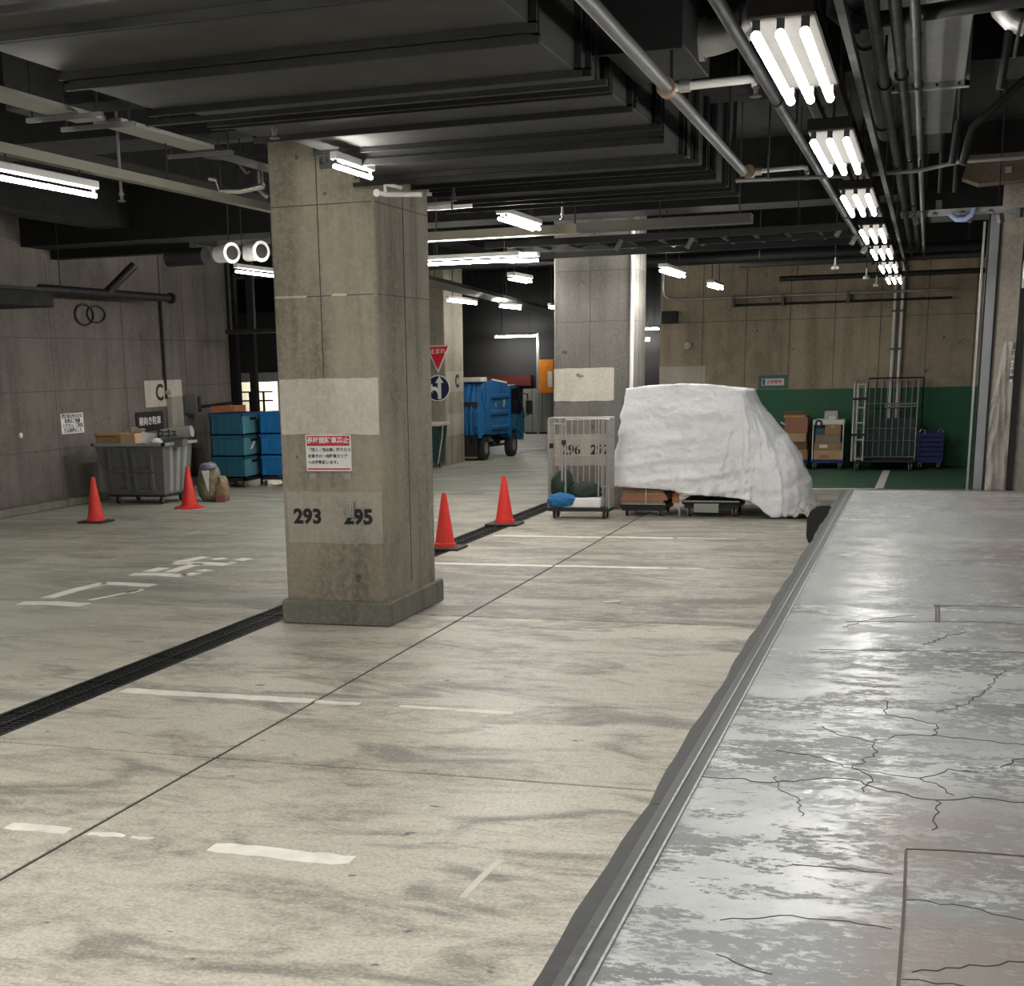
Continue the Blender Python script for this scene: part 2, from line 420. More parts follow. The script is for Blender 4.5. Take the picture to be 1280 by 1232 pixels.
panel(c1, -5.385, -4.455, 1.69, 2.17, 11.65, M_PANEL); panel(c1, -5.36, -4.45, .735, 1.19, 11.65, M_PANEL2, 'number_panel')
text('number_293', '293', .178, (-5.165, 11.643, .965), FRONT, M_INK, c1, .0075, th=.0015, sx=1.02)
text('number_295', '295', .178, (-4.675, 11.643, .965), FRONT, M_INK, c1, .0075, th=.0015, sx=1.02)
bk = MB(); bk.box(-4.79, -4.705, 11.60, 11.648, .965, 1.105, .004).build('metal_bracket', M_STEEL, c1)
for k in range(3): MB().box(-4.782+k*.026, -4.775+k*.026, 11.590, 11.602, .97, 1.085).build('bracket_rib', M_LGREY, bpy.data.objects['metal_bracket'])
for x, nm in ((-5.10, 'tape_remnant'), (-4.765, 'tape_remnant')):
    MB().prism([(x-.035, 1.30), (x+.03, 1.305), (x+.035, 1.352), (x-.03, 1.348)], 11.644, 11.651, 'Y').build(nm, M_PANEL2, c1)
MB().prism([(-5.4, 2.855), (-5.1, 2.85), (-5.08, 2.868), (-5.38, 2.872)], 11.6435, 11.651, 'Y').build('pale_scar', M_PANEL, c1)
MB().prism([(-4.86, 2.858), (-4.72, 2.852), (-4.71, 2.872), (-4.80, 2.876), (-4.85, 2.87)], 11.6435, 11.651, 'Y').build('pale_scar', M_PANEL, c1)

c2 = column('concrete_column', 'square concrete column standing behind the wire roll cage with green sheet', -5.474, -4.255, 22.0, 23.1, 5.2, seams=True, m=M_COL2)
panel(c2, -5.474, -4.53, 1.672, 2.167, 22.0, M_PANEL); panel(c2, -5.474, -4.53, .68, 1.165, 22.0, M_PANEL2, 'number_panel')
text('number_row', '296', .20, (-5.2, 21.992, .92), FRONT, M_INK, c2, .006, th=.0015); text('number_row', '297', .20, (-4.74, 21.992, .92), FRONT, M_INK, c2, .006, th=.0015)
cp = MB().tube([(-4.255, 21.965, .1), (-4.255, 21.965, 4.3)], .028, 10).build('white_conduit', M_WHITE, None, True)
tag(cp, 'white vertical conduit on the front right edge of the second column', 'conduit')
c3 = column('concrete_column', 'far concrete column carrying the red stop sign, plate C on its side', -11.6, -10.38, 31.45, 32.85, 5.2, seams=False)
for z0, z1 in ((1.66, 2.12), (.67, 1.16)):
    MB().box(-10.381, -10.372, 31.5, 32.8, z0, z1).build('painted_panel', M_PANEL2, c3)
text('letter_c', 'C', .40, (-10.368, 32.30, 1.885), SIDE_R, M_INK, c3, .016, th=.0015)

# ------------------------------------------------------------------ loading dock
DX, DE, DH = -.80, 17.12, .75
dock = struct(empty('loading_dock', (DX, 8, 0)))
MB().box(DX+.10, 4.5, -4, DE, 0, DH).build('dock_slab', M_DOCK, dock)
MB().box(DX+.0, DX+.10, -4, DE, 0, DH-.012).build('dock_face', M_PLINTH, dock)
e = MB()
e.box(DX+.008, DX+.098, -4, DE, DH-.012, DH+.001); e.build('edge_plate', M_ANGLE, dock)
for x, wd in ((DX+.040, .007), (DX+.091, .008)):
    MB().box(x, x+wd, -4, DE, DH, DH+.0055).build('edge_bead', M_EDGE, dock)
MB().box(DX+.1, .95, DE-.02, DE+.02, DH-.12, DH+.002).build('end_nosing', M_ANGLE, dock)
def dk(x, y): p = P(x, y, Z=DH); return (p.x, p.y)
def crack(pts, wd=.007):
    out = [dk(*pts[0])]
    for a, b in zip(pts, pts[1:]):
        p, q = Vector(dk(*a)), Vector(dk(*b)); n = max(2, int((q-p).length/.03)); d = q-p; nrm = Vector((-d.y, d.x))*.13
        for k in range(1, n+1):
            s = p+d*(k/n)
            if k < n: s = s+nrm*random.uniform(-1, 1)*min(1, .12/max(d.length, .01))
            out.append((s.x, s.y))
    return out
def z4(*pp): return [(640+x/2, 800+y/2) for x, y in pp]
def z5(*pp): return [(860+x/3.048, 580+y/3.048) for x, y in pp]
ck = MB()
for pts, wd in ((z4((470,340),(560,345),(640,356),(720,350),(800,345),(850,348),(920,372),(1000,392),(1080,400),(1150,392),(1280,405)), .008),
        (z4((660,275),(760,292),(850,320),(900,345),(880,378)), .006), (z4((850,320),(920,330),(1020,345),(1090,322),(1165,330)), .006),
        (z4((1020,345),(1070,365),(1105,388)), .005), (z4((775,215),(830,240),(905,255),(915,280),(850,320)), .006),
        (z4((905,250),(980,238),(1060,238),(1150,248),(1280,262)), .006), (z4((930,150),(935,185),(1000,195),(1060,210),(1050,238)), .006),
        (z4((1060,400),(1068,430),(1050,475)), .006), (z4((520,700),(620,695),(700,688),(780,698),(870,710),(950,722)), .005),
        (z4((510,785),(580,815),(650,835)), .005), (z4((1000,830),(1120,820),(1280,805)), .006), (z4((975,848),(1100,858),(1200,870)), .005),
        (z4((980,650),(1100,660),(1200,685),(1280,700)), .005), (z4((1060,180),(1140,160),(1200,110),(1230,75)), .006), (z4((1220,318),(1250,300),(1280,296)), .006),
        (z4((660,340),(665,370),(720,400),(725,440)), .004), (z4((700,560),(820,572),(950,585)), .004),
        (z5((500,705),(700,710),(950,710),(1280,718)), .010), (z5((600,600),(820,600),(940,600),(1100,600),(1280,610)), .008),
        (z5((590,620),(700,590),(860,575)), .006), (z5((900,690),(1000,650),(1060,640)), .008)):
    ck.ribbon(crack(pts), wd*.7, DH+.0002, .0012)
stuff(ck.build('crack', M_JOINT, dock))
hf = MB()
for pts in (z4((965,870),(980,660),(985,525)), z4((985,522),(1100,526),(1290,541))):
    hf.ribbon([dk(*p) for p in pts], .009, DH+.0004, .002)
for pts in (z5((935,540),(1120,540),(1300,548)), z5((945,537),(945,600)), z5((956,537),(956,600))):
    hf.ribbon([dk(*p) for p in pts], .012, DH+.0004, .002)
hf.build('hatch_outline', mat('rusty_gap', (.11, .085, .075), .8), dock)
# rubber fender strip that bulges along the dock front, in bolted lengths
fn = thing('rubber_fender', (DX-.05, 8, .55), 'worn black rubber fender strip along the loading dock edge', 'fender')
y = .9
while y < DE-.1:
    y2 = min(y+1.9, DE-.02); n = 9; poly_o = []
    for k in range(n+1):
        t = k/n; yy = y+(y2-y)*t; bul = .034+.014*math.sin(PI*t)+.004*math.sin(yy*9)
        poly_o.append((DX-bul, yy))
    MB().prism(poly_o+[(DX+.012, y2), (DX+.012, y)], .52, DH-.004).build('fender_length', M_FENDER, fn)
    y = y2+.006
bp = thing('dock_bumper', (-.92, 15.7, .3), 'thick black rubber bumper block at the far end of the dock edge', 'bumper')
MB().prism([(-1.08, .36), (-1.10, .42), (-1.10, .60), (-1.07, .68), (-1.0, .735), (-.86, .745), (-.86, .3), (-1.02, .3)], 15.35, 15.95, 'Y').build('bumper_block', M_RUBBER, bp, True)
MB().box(-.862, -.80, 15.25, 16.05, .28, .745).build('mounting_plate', M_ANGLE, bp)

# shutter opening at the dock end, right edge of the picture
j = thing('shutter_jamb', (.6, 17.3, DH), 'grey steel shutter jamb standing at the far right end of the dock', 'jamb')
MB().box(.565, .66, 17.2, 17.32, DH, 3.7).build('guide_rail', M_JAMB, j)
MB().box(.545, .566, 17.24, 17.32, DH, 3.7).build('guide_lip', M_DPIPE, j)
MB().box(.655, .675, 17.18, 17.3, DH, 3.7).build('guide_lip', M_DPIPE, j)
j2 = MB().box(.500, .522, 17.45, 17.52, .0, 3.65).build('steel_post', M_STEEL); tag(j2, 'thin bright steel post just left of the grey shutter jamb', 'post')
wj = struct(MB().box(.675, .905, 17.22, 17.6, 0, 4.3).build('wall_jamb', concrete_wall('warm_wall', (.42, .375, .315), (.52, .47, .40), (.30, .27, .22))))
sh = MB()
n, mrow = 14, 30; vs = []; fs = []
for jv in range(mrow+1):
    for i in range(n+1):
        u, v = i/n, jv/mrow
        vs.append((.685+.21*u, 17.14+.05*math.sin(u*9+v*3)*v+.035*math.sin(v*17+u*5)+.02*math.sin(u*21-v*9), DH+1.6*(1-v)*(.55+.45*min(1, u*2.2))+.01))
for jv in range(mrow):
    for i in range(n): a = jv*(n+1)+i; fs.append((a, a+1, a+n+2, a+n+1))
o = sh.add(vs, fs).build('plastic_sheet', M_SHEET, None, True); tag(o, 'crumpled clear plastic sheet hung over the wall beside the shutter jamb', 'plastic sheet')
st = MB().box(.905, .965, 17.16, 17.3, DH, 3.4).build('shutter_edge', M_BLACK); tag(st, 'black vertical rubber edge strip right of the plastic sheet', 'edge strip')
struct(MB().box(.965, 4.5, 17.22, 17.6, 0, 4.3).build('wall_dock_end', concrete_wall('warm_wall2', (.36, .34, .31), (.44, .42, .38), (.26, .25, .22))))
sn = thing('upright_sign', (.9, 17.14, 1.95), 'narrow white vertical sign with dark characters beside the black strip', 'sign')
MB().box(.862, .892, 17.13, 17.145, 1.93, 2.28).build('board', M_WHITE, sn)
for k, ch in enumerate('出入口注意'): text('lettering', ch, .05, (.877, 17.129, 2.245-k*.068), FRONT, M_INK, sn, .001)
sn = thing('exit_light', (.95, 17.1, 2.95), 'small lit green and white exit sign above the black strip', 'sign')
MB().box(.915, 1.05, 17.10, 17.16, 2.92, 3.2).build('case', M_LWHITE, sn); MB().box(.925, 1.04, 17.095, 17.101, 3.02, 3.17).build('lit_panel', mat('exit_green', (.25, .95, .60), emit=1.2), sn)

# ------------------------------------------------------------------ drain
M_GRATE = mat('grate_iron', (.030, .030, .032), .5, .4)
dr = thing('floor_drain', (-5.7, 12, 0), 'long black slotted floor drain running past the numbered column', 'drain')
MB().box(-5.88, -5.52, -2, 27.2, -.30, -.29).build('trench_bed', M_BLACK, dr)
for x in (-5.88, -5.712, -5.545):
    MB().box(x, x+(.024 if x == -5.712 else .025), -2, 27.2, -.05 if x != -5.712 else -.045, -.002).build('rail', M_DPIPE, dr)
seg = 0
y = 1.0
while y < 27.0:
    for x0, x1 in ((-5.853, -5.714), (-5.686, -5.547)):
        g = MB()
        nb = 16 if y < 13 else 8
        for k in range(nb):
            yy = y+.02+(.96/nb)*k
            g.box(x0, x1, yy, yy+.012, -.035, -.006)
        for k in (1, 2): xx = x0+(x1-x0)*k/3; g.box(xx-.003, xx+.003, y, y+.99, -.04, -.008)
        g.build('grate', M_GRATE, dr)
    y += 1.0

# ------------------------------------------------------------------ painted floor markings
def ragged(y, x0, x1, wd=.10, slope=.0, jit=.012):
    n = max(4, int((x1-x0)/.07)); t = []; b = []
    for k in range(n+1):
        x = x0+(x1-x0)*k/n; yy = y+slope*(x-x0)
        e = 1 if 0 < k < n else .8
        t.append((x, yy+wd/2*e+random.uniform(-jit, jit))); b.append((x, yy-wd/2*e+random.uniform(-jit, jit)))
    return t+b[::-1]
def line(label, pieces, m_=None, **kw):
    m = MB()
    for y, x0, x1, wd in pieces: m.prism(ragged(y, x0, x1, wd, **kw), .0006, .0032)
    return tag(m.build('parking_line', m_ or M_LINE), label, 'floor marking')
line('worn broken white parking line nearest the camera', [(5.83, -4.34, -3.98, .11), (5.83, -3.86, -3.66, .07), (5.80, -3.16, -2.42, .13), (5.83, -3.62, -3.5, .03)], jit=.014)
line('white parking line starting at the drain, second from the camera', [(8.77, -5.42, -3.915, .13), (8.77, -3.89, -3.56, .08), (8.77, -3.27, -2.86, .07), (8.76, -2.86, -2.46, .09)], jit=.012)
line('long white parking line leaving the right side of the near column', [(15.63, -5.5, -3.91, .13), (15.66, -3.89, -2.6, .12), (15.68, -2.55, -2.2, .05)], jit=.009)
line('white parking line between the cones and the tarp', [(18.38, -5.42, -3.93, .13), (18.43, -3.89, -3.0, .12), (18.47, -2.95, -2.2, .06)], jit=.012)
def fl(x, y): p = P(x, y, Z=0); return (p.x, p.y)
tag(MB().ribbon([fl(578, 1122), fl(600, 1098), fl(626, 1074)], .035, .0003, .001).build('faint_stripe', M_LINE2), 'faint pale stripe on the bare concrete near the bottom of the picture', 'floor marking')
q_ = P(765, 753, Z=0); tag(MB().obox((q_.x, q_.y, .008), (.16, .05, .012), .5).build('paper_scrap', M_PAPER), 'tiny white paper scrap on the floor between the parking lines', 'scrap')
rl = thing('road_lettering', (-9, 13, 0), 'large white stop characters painted on the floor left of the near column', 'floor marking')
for strokes in ((([(25,753.7),(66,753.8),(107,756)], .17), ([(59,747.3),(95,737),(130,728.8)], .13), ([(130,728.8),(160,730),(191,732)], .16), ([(112,750),(150,742.5),(178,736)], .05), ([(160,741),(175,737)], .10)),
        (([(164,718),(200,717.6),(230,720)], .18), ([(186,714.5),(205,709.5)], .14), ([(212,714.8),(232,709),(250,704)], .13), ([(230,719.5),(247,716)], .12), ([(249,714),(262,712)], .13)),
        (([(218,704),(250,703.8),(285,705.7)], .18), ([(222,703),(240,699),(257,695.8)], .14), ([(266,699),(282,697.5)], .14), ([(289,703.2),(293,702.6)], .10), ([(297,700.5),(310,697.8)], .14))):
    km = MB()
    for pts, wd in strokes: km.ribbon([fl(*p) for p in pts], wd*1.22, .0006, .0028)
    km.build('character', M_LINE, rl)
# ================================================================== THINGS ON THE FLOOR
def cone(loc, label, base_mat, base=.38, rz=0.0, round_base=False):
    t = thing('traffic_cone', (0, 0, 0), label, 'traffic cone')
    if round_base: MB().lathe((0, 0, 0), [(.25, 0), (.25, .02), (.17, .045), (.15, .05)], 24).build('base', base_mat, t, True)
    else: MB().box(-base/2-.02, base/2+.02, -base/2, base/2, 0, .03, .008).build('base', base_mat, t)
    MB().lathe((0, 0, 0), [(.145, .03), (.14, .075), (.125, .085), (.035, .665), (.028, .70), (.012, .703)], 28).build('cone_body', M_CONE, t, True)
    t.location = loc; t.rotation_euler = (0, 0, rz); return t
cone((-5.64, 16.95, 0), 'red traffic cone on black base beside the drain, next to the near column', M_RUBBER, .44)
cone((-5.64, 19.7, 0), 'red traffic cone on black base at the drain, nearer the wire roll cage', M_RUBBER, .44)
cone((-12.16, 19.25, 0), 'red traffic cone on black base in front of the dumpster left corner', M_RUBBER, .40)
cone((-11.75, 21.55, 0), 'red traffic cone on round red base at the dumpster right corner', M_CONE, .4, 0, True)

def caster(parent, x, y, r=.055, h=.13):
    c = MB().box(x-.035, x+.035, y-.03, y+.03, h-.012, h).box(x-.03, x-.022, y-.02, y+.02, r*.6, h-.01).box(x+.022, x+.03, y-.02, y+.02, r*.6, h-.01).build('caster', M_STEEL, parent)
    MB().lathe((x, y, r), [(r*.6, -.018), (r, -.013), (r, .013), (r*.6, .018)], 14, 'X').build('wheel', M_RUBBER, c, True)
    return c

# --- grey dumpster with its load
d = thing('dumpster', (-13.1, 22.5, 0), 'big grey plastic dumpster on casters by the left wall', 'dumpster')
def ring(x0, x1, y0, y1, z): return [(x0, y0, z), (x1, y0, z), (x1, y1, z), (x0, y1, z)]
b = MB(); b.add(ring(-13.62, -12.50, 22.05, 22.95, .17) + ring(-13.80, -12.44, 21.98, 23.05, 1.04) + ring(-13.76, -12.48, 22.02, 23.01, 1.04) + ring(-13.62, -12.58, 22.12, 22.9, .30),
    [(3, 2, 1, 0)] + [(i, (i+1) % 4, (i+1) % 4+4, i+4) for i in range(4)] + [(i+4, (i+1) % 4+4, (i+1) % 4+8, i+8) for i in range(4)] + [(i+8, (i+1) % 4+8, (i+1) % 4+12, i+12) for i in range(4)] + [(12, 13, 14, 15)])
b.build('body', M_GREY, d)
for xx in (-13.42, -12.94):
    for z0, z1 in ((.24, .55), (.59, .98)):
        fy = lambda z: 22.05-.07*(z-.17)/.87
        for xr in (xx-.10, xx+.22): MB().prism([(fy(z0)-.07, z0), (fy(z1)-.07, z1), (fy(z1)+.01, z1), (fy(z0)+.01, z0)], xr, xr+.06, 'X').build('rib', M_GREY, d)
        MB().prism([(fy(z0)-.05, z0-.02), (fy(z0)-.05, z0+.02), (fy(z0)+.01, z0+.02), (fy(z0)+.01, z0-.02)], xx-.06, xx+.285, 'X').build('rib', M_GREY, d)
for s in (.25, .5, .75):
    MB().add([(-12.50+.002, 22.05+.9*s-.05, .2), (-12.50+.002, 22.05+.9*s+.05, .2), (-12.44+.002, 22.0+1.04*s+.05, 1.0), (-12.44+.002, 22.0+1.04*s-.05, 1.0),
              (-12.48+.01, 22.05+.9*s-.03, .2), (-12.48+.01, 22.05+.9*s+.03, .2), (-12.42+.01, 22.0+1.04*s+.03, 1.0), (-12.42+.01, 22.0+1.04*s-.03, 1.0)],
             [(0, 1, 5, 4), (1, 2, 6, 5), (2, 3, 7, 6), (3, 0, 4, 7), (4, 5, 6, 7)]).build('side_rib', M_LGREY, d)
r = MB(); r.box(-13.84, -12.38, 21.93, 21.99, 1.02, 1.07).box(-13.84, -12.38, 23.04, 23.10, 1.02, 1.07).box(-13.84, -13.79, 21.93, 23.1, 1.02, 1.07).box(-12.44, -12.36, 21.93, 23.1, 1.02, 1.07)
r.build('rim', M_LGREY, d)
MB().box(-13.62, -12.5, 22.05, 22.95, .13, .17).build('chassis', M_BLACK, d)
for x in (-13.5, -12.62):
    for yy in (22.15, 22.85): caster(d, x, yy, .065, .135)
o = MB().box(-13.74, -12.5, 22.07, 22.96, .8, 1.0).build('waste_filling', mat('dark_waste', (.05, .048, .046), .9, var=.5, scale=9)); tag(o, 'dark loose waste filling the grey dumpster below its rim', 'waste')
t = thing('cardboard_box', (-13.5, 22.3, 1.0), 'flat brown cardboard box on the left end of the dumpster', 'box')
MB().box(-13.82, -13.32, 22.06, 22.5, 1.0, 1.235).build('carton', M_CARD, t); MB().obox((-13.57, 22.02, 1.23), (.5, .1, .008), 0, .5).build('flap', M_CARD, t)
t = thing('cardboard_box', (-13.2, 22.3, 1.0), 'lighter tan cardboard box beside the brown box on the dumpster', 'box')
MB().box(-13.31, -13.02, 22.05, 22.4, 1.0, 1.225).build('carton', M_CARD2, t); MB().obox((-13.03, 22.2, 1.26), (.16, .3, .006), 0, 0, -.5).build('flap', M_CARD2, t)
t = MB().obox((-13.25, 22.45, 1.27), (.10, .08, .12), .4).obox((-13.19, 22.48, 1.15), (.22, .10, .30), -.2).build('crumpled_wrapper', M_SHADE); tag(t, 'crumpled pale wrapper sticking up behind the tan box', 'wrapper')
t = MB().obox((-12.87, 22.25, 1.14), (.30, .02, .19), 0, -.35, .08).build('paper_sheet', M_PAPER); tag(t, 'white sheet of paper leaning out of the dumpster', 'paper')
t = MB().lathe((-12.66, 22.15, 1.0), [(.02, 0), (.10, .04), (.12, .09), (.07, .14), (.02, .15)], 12).build('paper_ball', M_PAPER, None, True); tag(t, 'white crumpled paper lump in the middle of the dumpster load', 'paper')
t = thing('mesh_basket', (-12.68, 22.35, 1.0), 'small dark wire basket between paper and parcel on the dumpster', 'basket')
m = MB()
for k in range(10): a = 2*PI*k/10; m.tube([(-12.66+.11*math.cos(a), 22.48+.11*math.sin(a), .98), (-12.66+.13*math.cos(a), 22.48+.13*math.sin(a), 1.25)], .006, 5)
for h in (1.0, 1.12, 1.25): m.tube([(-12.66+.125*math.cos(a*PI/8), 22.48+.125*math.sin(a*PI/8), h) for a in range(17)], .006, 5)
m.build('wire_cage', M_MPIPE, t)
t = thing('grey_parcel', (-12.3, 22.4, 1.0), 'grey wrapped roll with dark lettering lying on the dumpster right end', 'parcel')
MB().tube([(-12.62, 22.3, 1.19), (-12.05, 22.35, 1.25)], .10, 12).build('roll', M_LGREY, t, True)
MB().box(-12.6, -12.2, 22.25, 22.45, .98, 1.12).build('bed', M_GREY, t)
text('lettering', 'ロゴス', .13, (-12.45, 22.185, 1.21), FRONT, M_INK, t, .004)

# --- rubbish leaning beside the dumpster
t = thing('rubbish_sack', (-12.05, 22.75, 0), 'lumpy sack of mixed rubbish leaning at the dumpster right side', 'sack')
def blob(c, r, seed, sq=(1, 1, 1), n=10):
    rnd = random.Random(seed); bm = bmesh.new(); bmesh.ops.create_icosphere(bm, subdivisions=4, radius=1)
    m = MB(); vs = []
    for v in bm.verts:
        k = r*(1+.22*mnoise.noise(v.co*1.7+Vector((seed*3, 0, 0)))+.16*abs(mnoise.noise(v.co*4.5+Vector((seed, 2, 0))))); vs.append((c[0]+v.co.x*k*sq[0], c[1]+v.co.y*k*sq[1], max(.004, c[2]+v.co.z*k*sq[2])))
    bm.verts.index_update(); m.add(vs, [[v.index for v in f.verts] for f in bm.faces]); bm.free(); return m
blob((-11.98, 22.75, .32), .30, 1, (.75, .7, 1.15)).build('sack_body', mat('olive_wrap', (.16, .15, .09), .6, var=.5, scale=7), t, True)
blob((-11.74, 22.75, .20), .17, 2, (.85, .8, 1.4)).build('brown_bag', mat('brown_bag', (.22, .15, .09), .6, var=.4, scale=9), t, True)
blob((-11.93, 22.62, .62), .13, 3, (1.1, .7, .5)).build('purple_wrapper', mat('purple_wrap', (.20, .19, .27), .4, var=.3, scale=12), t, True)
MB().prism([(-11.95, .56), (-11.80, .57), (-11.84, .20)], 22.42, 22.432, 'Y').build('white_flap', M_PAPER, t)
MB().obox((-11.68, 22.6, .06), (.16, .2, .11), .3).build('red_scrap', mat('dull_red', (.2, .05, .05), .6), t)

# --- blue folding containers on dollies
def crate_stack(ox, oy, wd, dp, m_front, m_side, label, group_label, n=3, h=.415, z0=.19):
    dl = thing('crate_dolly', (ox+wd/2, oy+dp/2, 0), group_label, 'dolly')
    f = MB(); f.box(ox, ox+wd, oy, oy+.05, .13, .185).box(ox, ox+wd, oy+dp-.05, oy+dp, .13, .185).box(ox, ox+.05, oy, oy+dp, .13, .185).box(ox+wd-.05, ox+wd, oy, oy+dp, .13, .185)
    f.build('frame', M_BLACK, dl)
    for x in (ox+.08, ox+wd-.08):
        for yy in (oy+.08, oy+dp-.08): caster(dl, x, yy, .055, .13)
    for k in range(n):
        z = z0+k*h
        c = thing('plastic_crate', (ox+wd/2, oy+dp/2, z), label[k], 'crate')
        t_ = .02; m = MB()
        m.box(ox+.015, ox+wd-.015, oy+.015, oy+dp-.015, z, z+.03)
        m.box(ox+.015, ox+wd-.015, oy+.015, oy+.035, z, z+h-.012).box(ox+.015, ox+wd-.015, oy+dp-.035, oy+dp-.015, z, z+h-.012).box(ox+.015, ox+.035, oy+.015, oy+dp-.015, z, z+h-.012)
        m.build('body', m_front, c)
        MB().box(ox+wd-.035, ox+wd-.015, oy+.037, oy+dp-.037, z, z+h-.012).build('end_wall', m_side, c)
        e = MB(); e.box(ox, ox+wd, oy, oy+.02, z+h-.05, z+h-.002).box(ox+wd-.02, ox+wd, oy, oy+dp, z+h-.05, z+h-.002).box(ox, ox+wd, oy+dp-.02, oy+dp, z+h-.05, z+h-.002).box(ox, ox+.02, oy, oy+dp, z+h-.05, z+h-.002)
        e.build('rim', m_front, c)
        rb = MB()
        for i in range(5): x = ox+.06+i*(wd-.15)/4; rb.box(x, x+.03, oy+.002, oy+.016, z+.02, z+h-.05)
        rb.build('front_ribs', m_front, c)
        MB().box(ox+wd-.016, ox+wd-.008, oy+dp*.36, oy+dp*.64, z+h-.13, z+h-.075).build('hand_hole', M_BLACK, c)
        for yy in (oy+.06, oy+dp-.10): MB().box(ox+wd-.016, ox+wd-.004, yy, yy+.04, z+.02, z+h-.05).build('corner_post', m_side, c)
        if k == n-1: MB().box(ox+.01, ox+wd-.01, oy+.01, oy+dp-.01, z+h-.001, z+h+.02).build('lid', M_NAVY if m_front is M_TEAL else M_BLUE2, c)
        if k == 1: MB().prism([(oy+dp*.3, z+.14), (oy+dp*.36, z+.13), (oy+dp*.55, z+.27), (oy+dp*.48, z+.28)], ox+wd-.006, ox+wd-.002, 'X').build('white_mark', M_PAPER, c)
crate_stack(-13.34, 25.45, .74, 1.0, M_TEAL, M_TEAL2,
    ['dark teal crate, bottom one of the left blue stack', 'dark teal crate with white mark, middle of the left blue stack', 'dark teal crate, top one of the left blue stack'],
    'black dolly under the dark teal crate stack')
crate_stack(-12.46, 25.85, .74, 1.0, M_BLUE2, M_BLUE2,
    ['bright blue crate, bottom one of the stack beside the near column', 'bright blue crate, middle of the stack beside the near column', 'bright blue crate, top one of the stack beside the near column'],
    'black dolly under the bright blue crate stack')
t = thing('orange_box', (-13.6, 27, 0), 'rust orange carton standing behind the dark teal crates', 'box')
MB().box(-13.95, -13.42, 26.75, 27.3, 0, 1.56).build('carton', M_RUST, t); MB().box(-13.95, -13.42, 26.75, 26.76, 1.0, 1.3).build('grey_label', M_SHADE, t)
# lit service doorway and rack behind the crates
t = struct(empty('door_1', (-15.4, 32, 0)))
MB().box(-17.6, -15.95, 32.0, 32.2, 0, 3.6).build('door_wall', mat('far_wall', (.02, .02, .021), .85), t); MB().box(-14.75, -11.62, 32.3, 32.45, 0, 3.6).build('door_wall', mat('far_wall', (.02, .02, .021), .85), t)
MB().box(-15.95, -14.75, 32.0, 32.2, 1.98, 3.6).build('door_wall', mat('far_wall', (.02, .02, .021), .85), t)
MB().box(-15.95, -15.87, 31.97, 32.0, 0, 2.0).build('door_frame', M_SHADE, t); MB().box(-14.84, -14.75, 31.97, 32.0, 0, 2.0).build('door_frame', M_SHADE, t); MB().box(-15.95, -14.75, 31.95, 32.0, 1.98, 2.2).build('lintel', M_SHADE, t)
MB().box(-17, -13.6, 34.0, 34.1, 0, 3).build('room_back', mat('cream_wall', (.72, .68, .58), .7), t)
lp = bpy.data.lights.new('room_lamp', 'POINT'); lp.energy = 110; lp.color = (1, .93, .8); lp.shadow_soft_size = .2; lo = bpy.data.objects.new('room_lamp', lp); C.objects.link(lo); lo.location = (-15.2, 33.2, 2.3)
t = thing('steel_rack', (-15, 30.6, 0), 'dark steel rack rails in front of the lit doorway', 'rack')
for x in (-15.3, -14.9, -14.55): MB().box(x, x+.04, 30.5, 30.54, 0, 1.75).build('upright', M_BLACK, t)
for z in (1.55, 1.75): MB().box(-15.6, -14.3, 30.5, 30.54, z, z+.035).build('rail', M_BLACK, t)
for x, wd, lab in ((-14.44, .16, 'black steel post at the far end of the left wall'), (-14.0, .14, 'second dark post behind the teal crates')):
    o = MB().box(x, x+wd, 28.75, 28.9, 0, 4.3).build('steel_post', M_DPIPE); tag(o, lab, 'post')

# --- signs on the left wall
def board_sign(name, label, y0, y1, z0, z1, m, cat='sign', x=-14.39):
    t = thing(name, (x, (y0+y1)/2, (z0+z1)/2), label, cat); MB().box(x+.002, x+.012, y0, y1, z0, z1).build('board', m, t); return t
s = board_sign('notice_sign', 'white paper notice with four grey lines on the left wall', 21.88, 22.60, 1.235, 1.59, M_PAPER)
for k, ln in enumerate(('関係者以外の方の', '駐車はご遠慮', 'ください。ご利用', '後は清掃のこと')): text('lettering', ln, .082, (-14.377, 22.24, 1.535-k*.083), SIDE_R, M_MPIPE, s, .002)
s = board_sign('area_plate', 'white plate with a black letter C on the left wall', 24.85, 26.35, 1.60, 2.11, M_PANEL)
text('letter_c', 'C', .44, (-14.377, 25.42, 1.86), SIDE_R, M_INK, s, .012)
s = board_sign('black_plate', 'small black plate with white lettering below the C plate', 24.45, 25.52, 1.14, 1.52, M_BLACK)
text('lettering', '前向き駐車', .17, (-14.377, 24.98, 1.33), SIDE_R, M_PAPER, s, .003)
cd_ = MB().tube([(-14.36, 25.65, 1.75), (-14.36, 25.65, 3.75)], .03, 8).build('conduit', M_DPIPE, None, True); tag(cd_, 'dark conduit dropping down the left wall onto the C plate', 'conduit')
t = thing('junction_box', (-14.3, 25.9, 1.2), 'beige upright junction box covering the right of the C plate', 'junction box')
MB().box(-14.385, -14.26, 25.68, 26.15, 1.12, 1.78, .01).build('box', M_PANEL2, t); MB().lathe((-14.32, 25.66, 1.82), [(.03, 0), (.06, .02), (.06, .07), (.03, .1)], 12).build('knob', M_PANEL2, t, True)
t = thing('speaker_box', (-14.2, 26.6, 1.5), 'small dark wall mounted box right of the C plate', 'speaker')
MB().box(-14.4, -14.1, 26.42, 26.62, 1.42, 1.80, .012).build('case', M_GREY, t); MB().box(-14.10, -14.09, 26.44, 26.60, 1.45, 1.77).build('grille', M_BLACK, t)
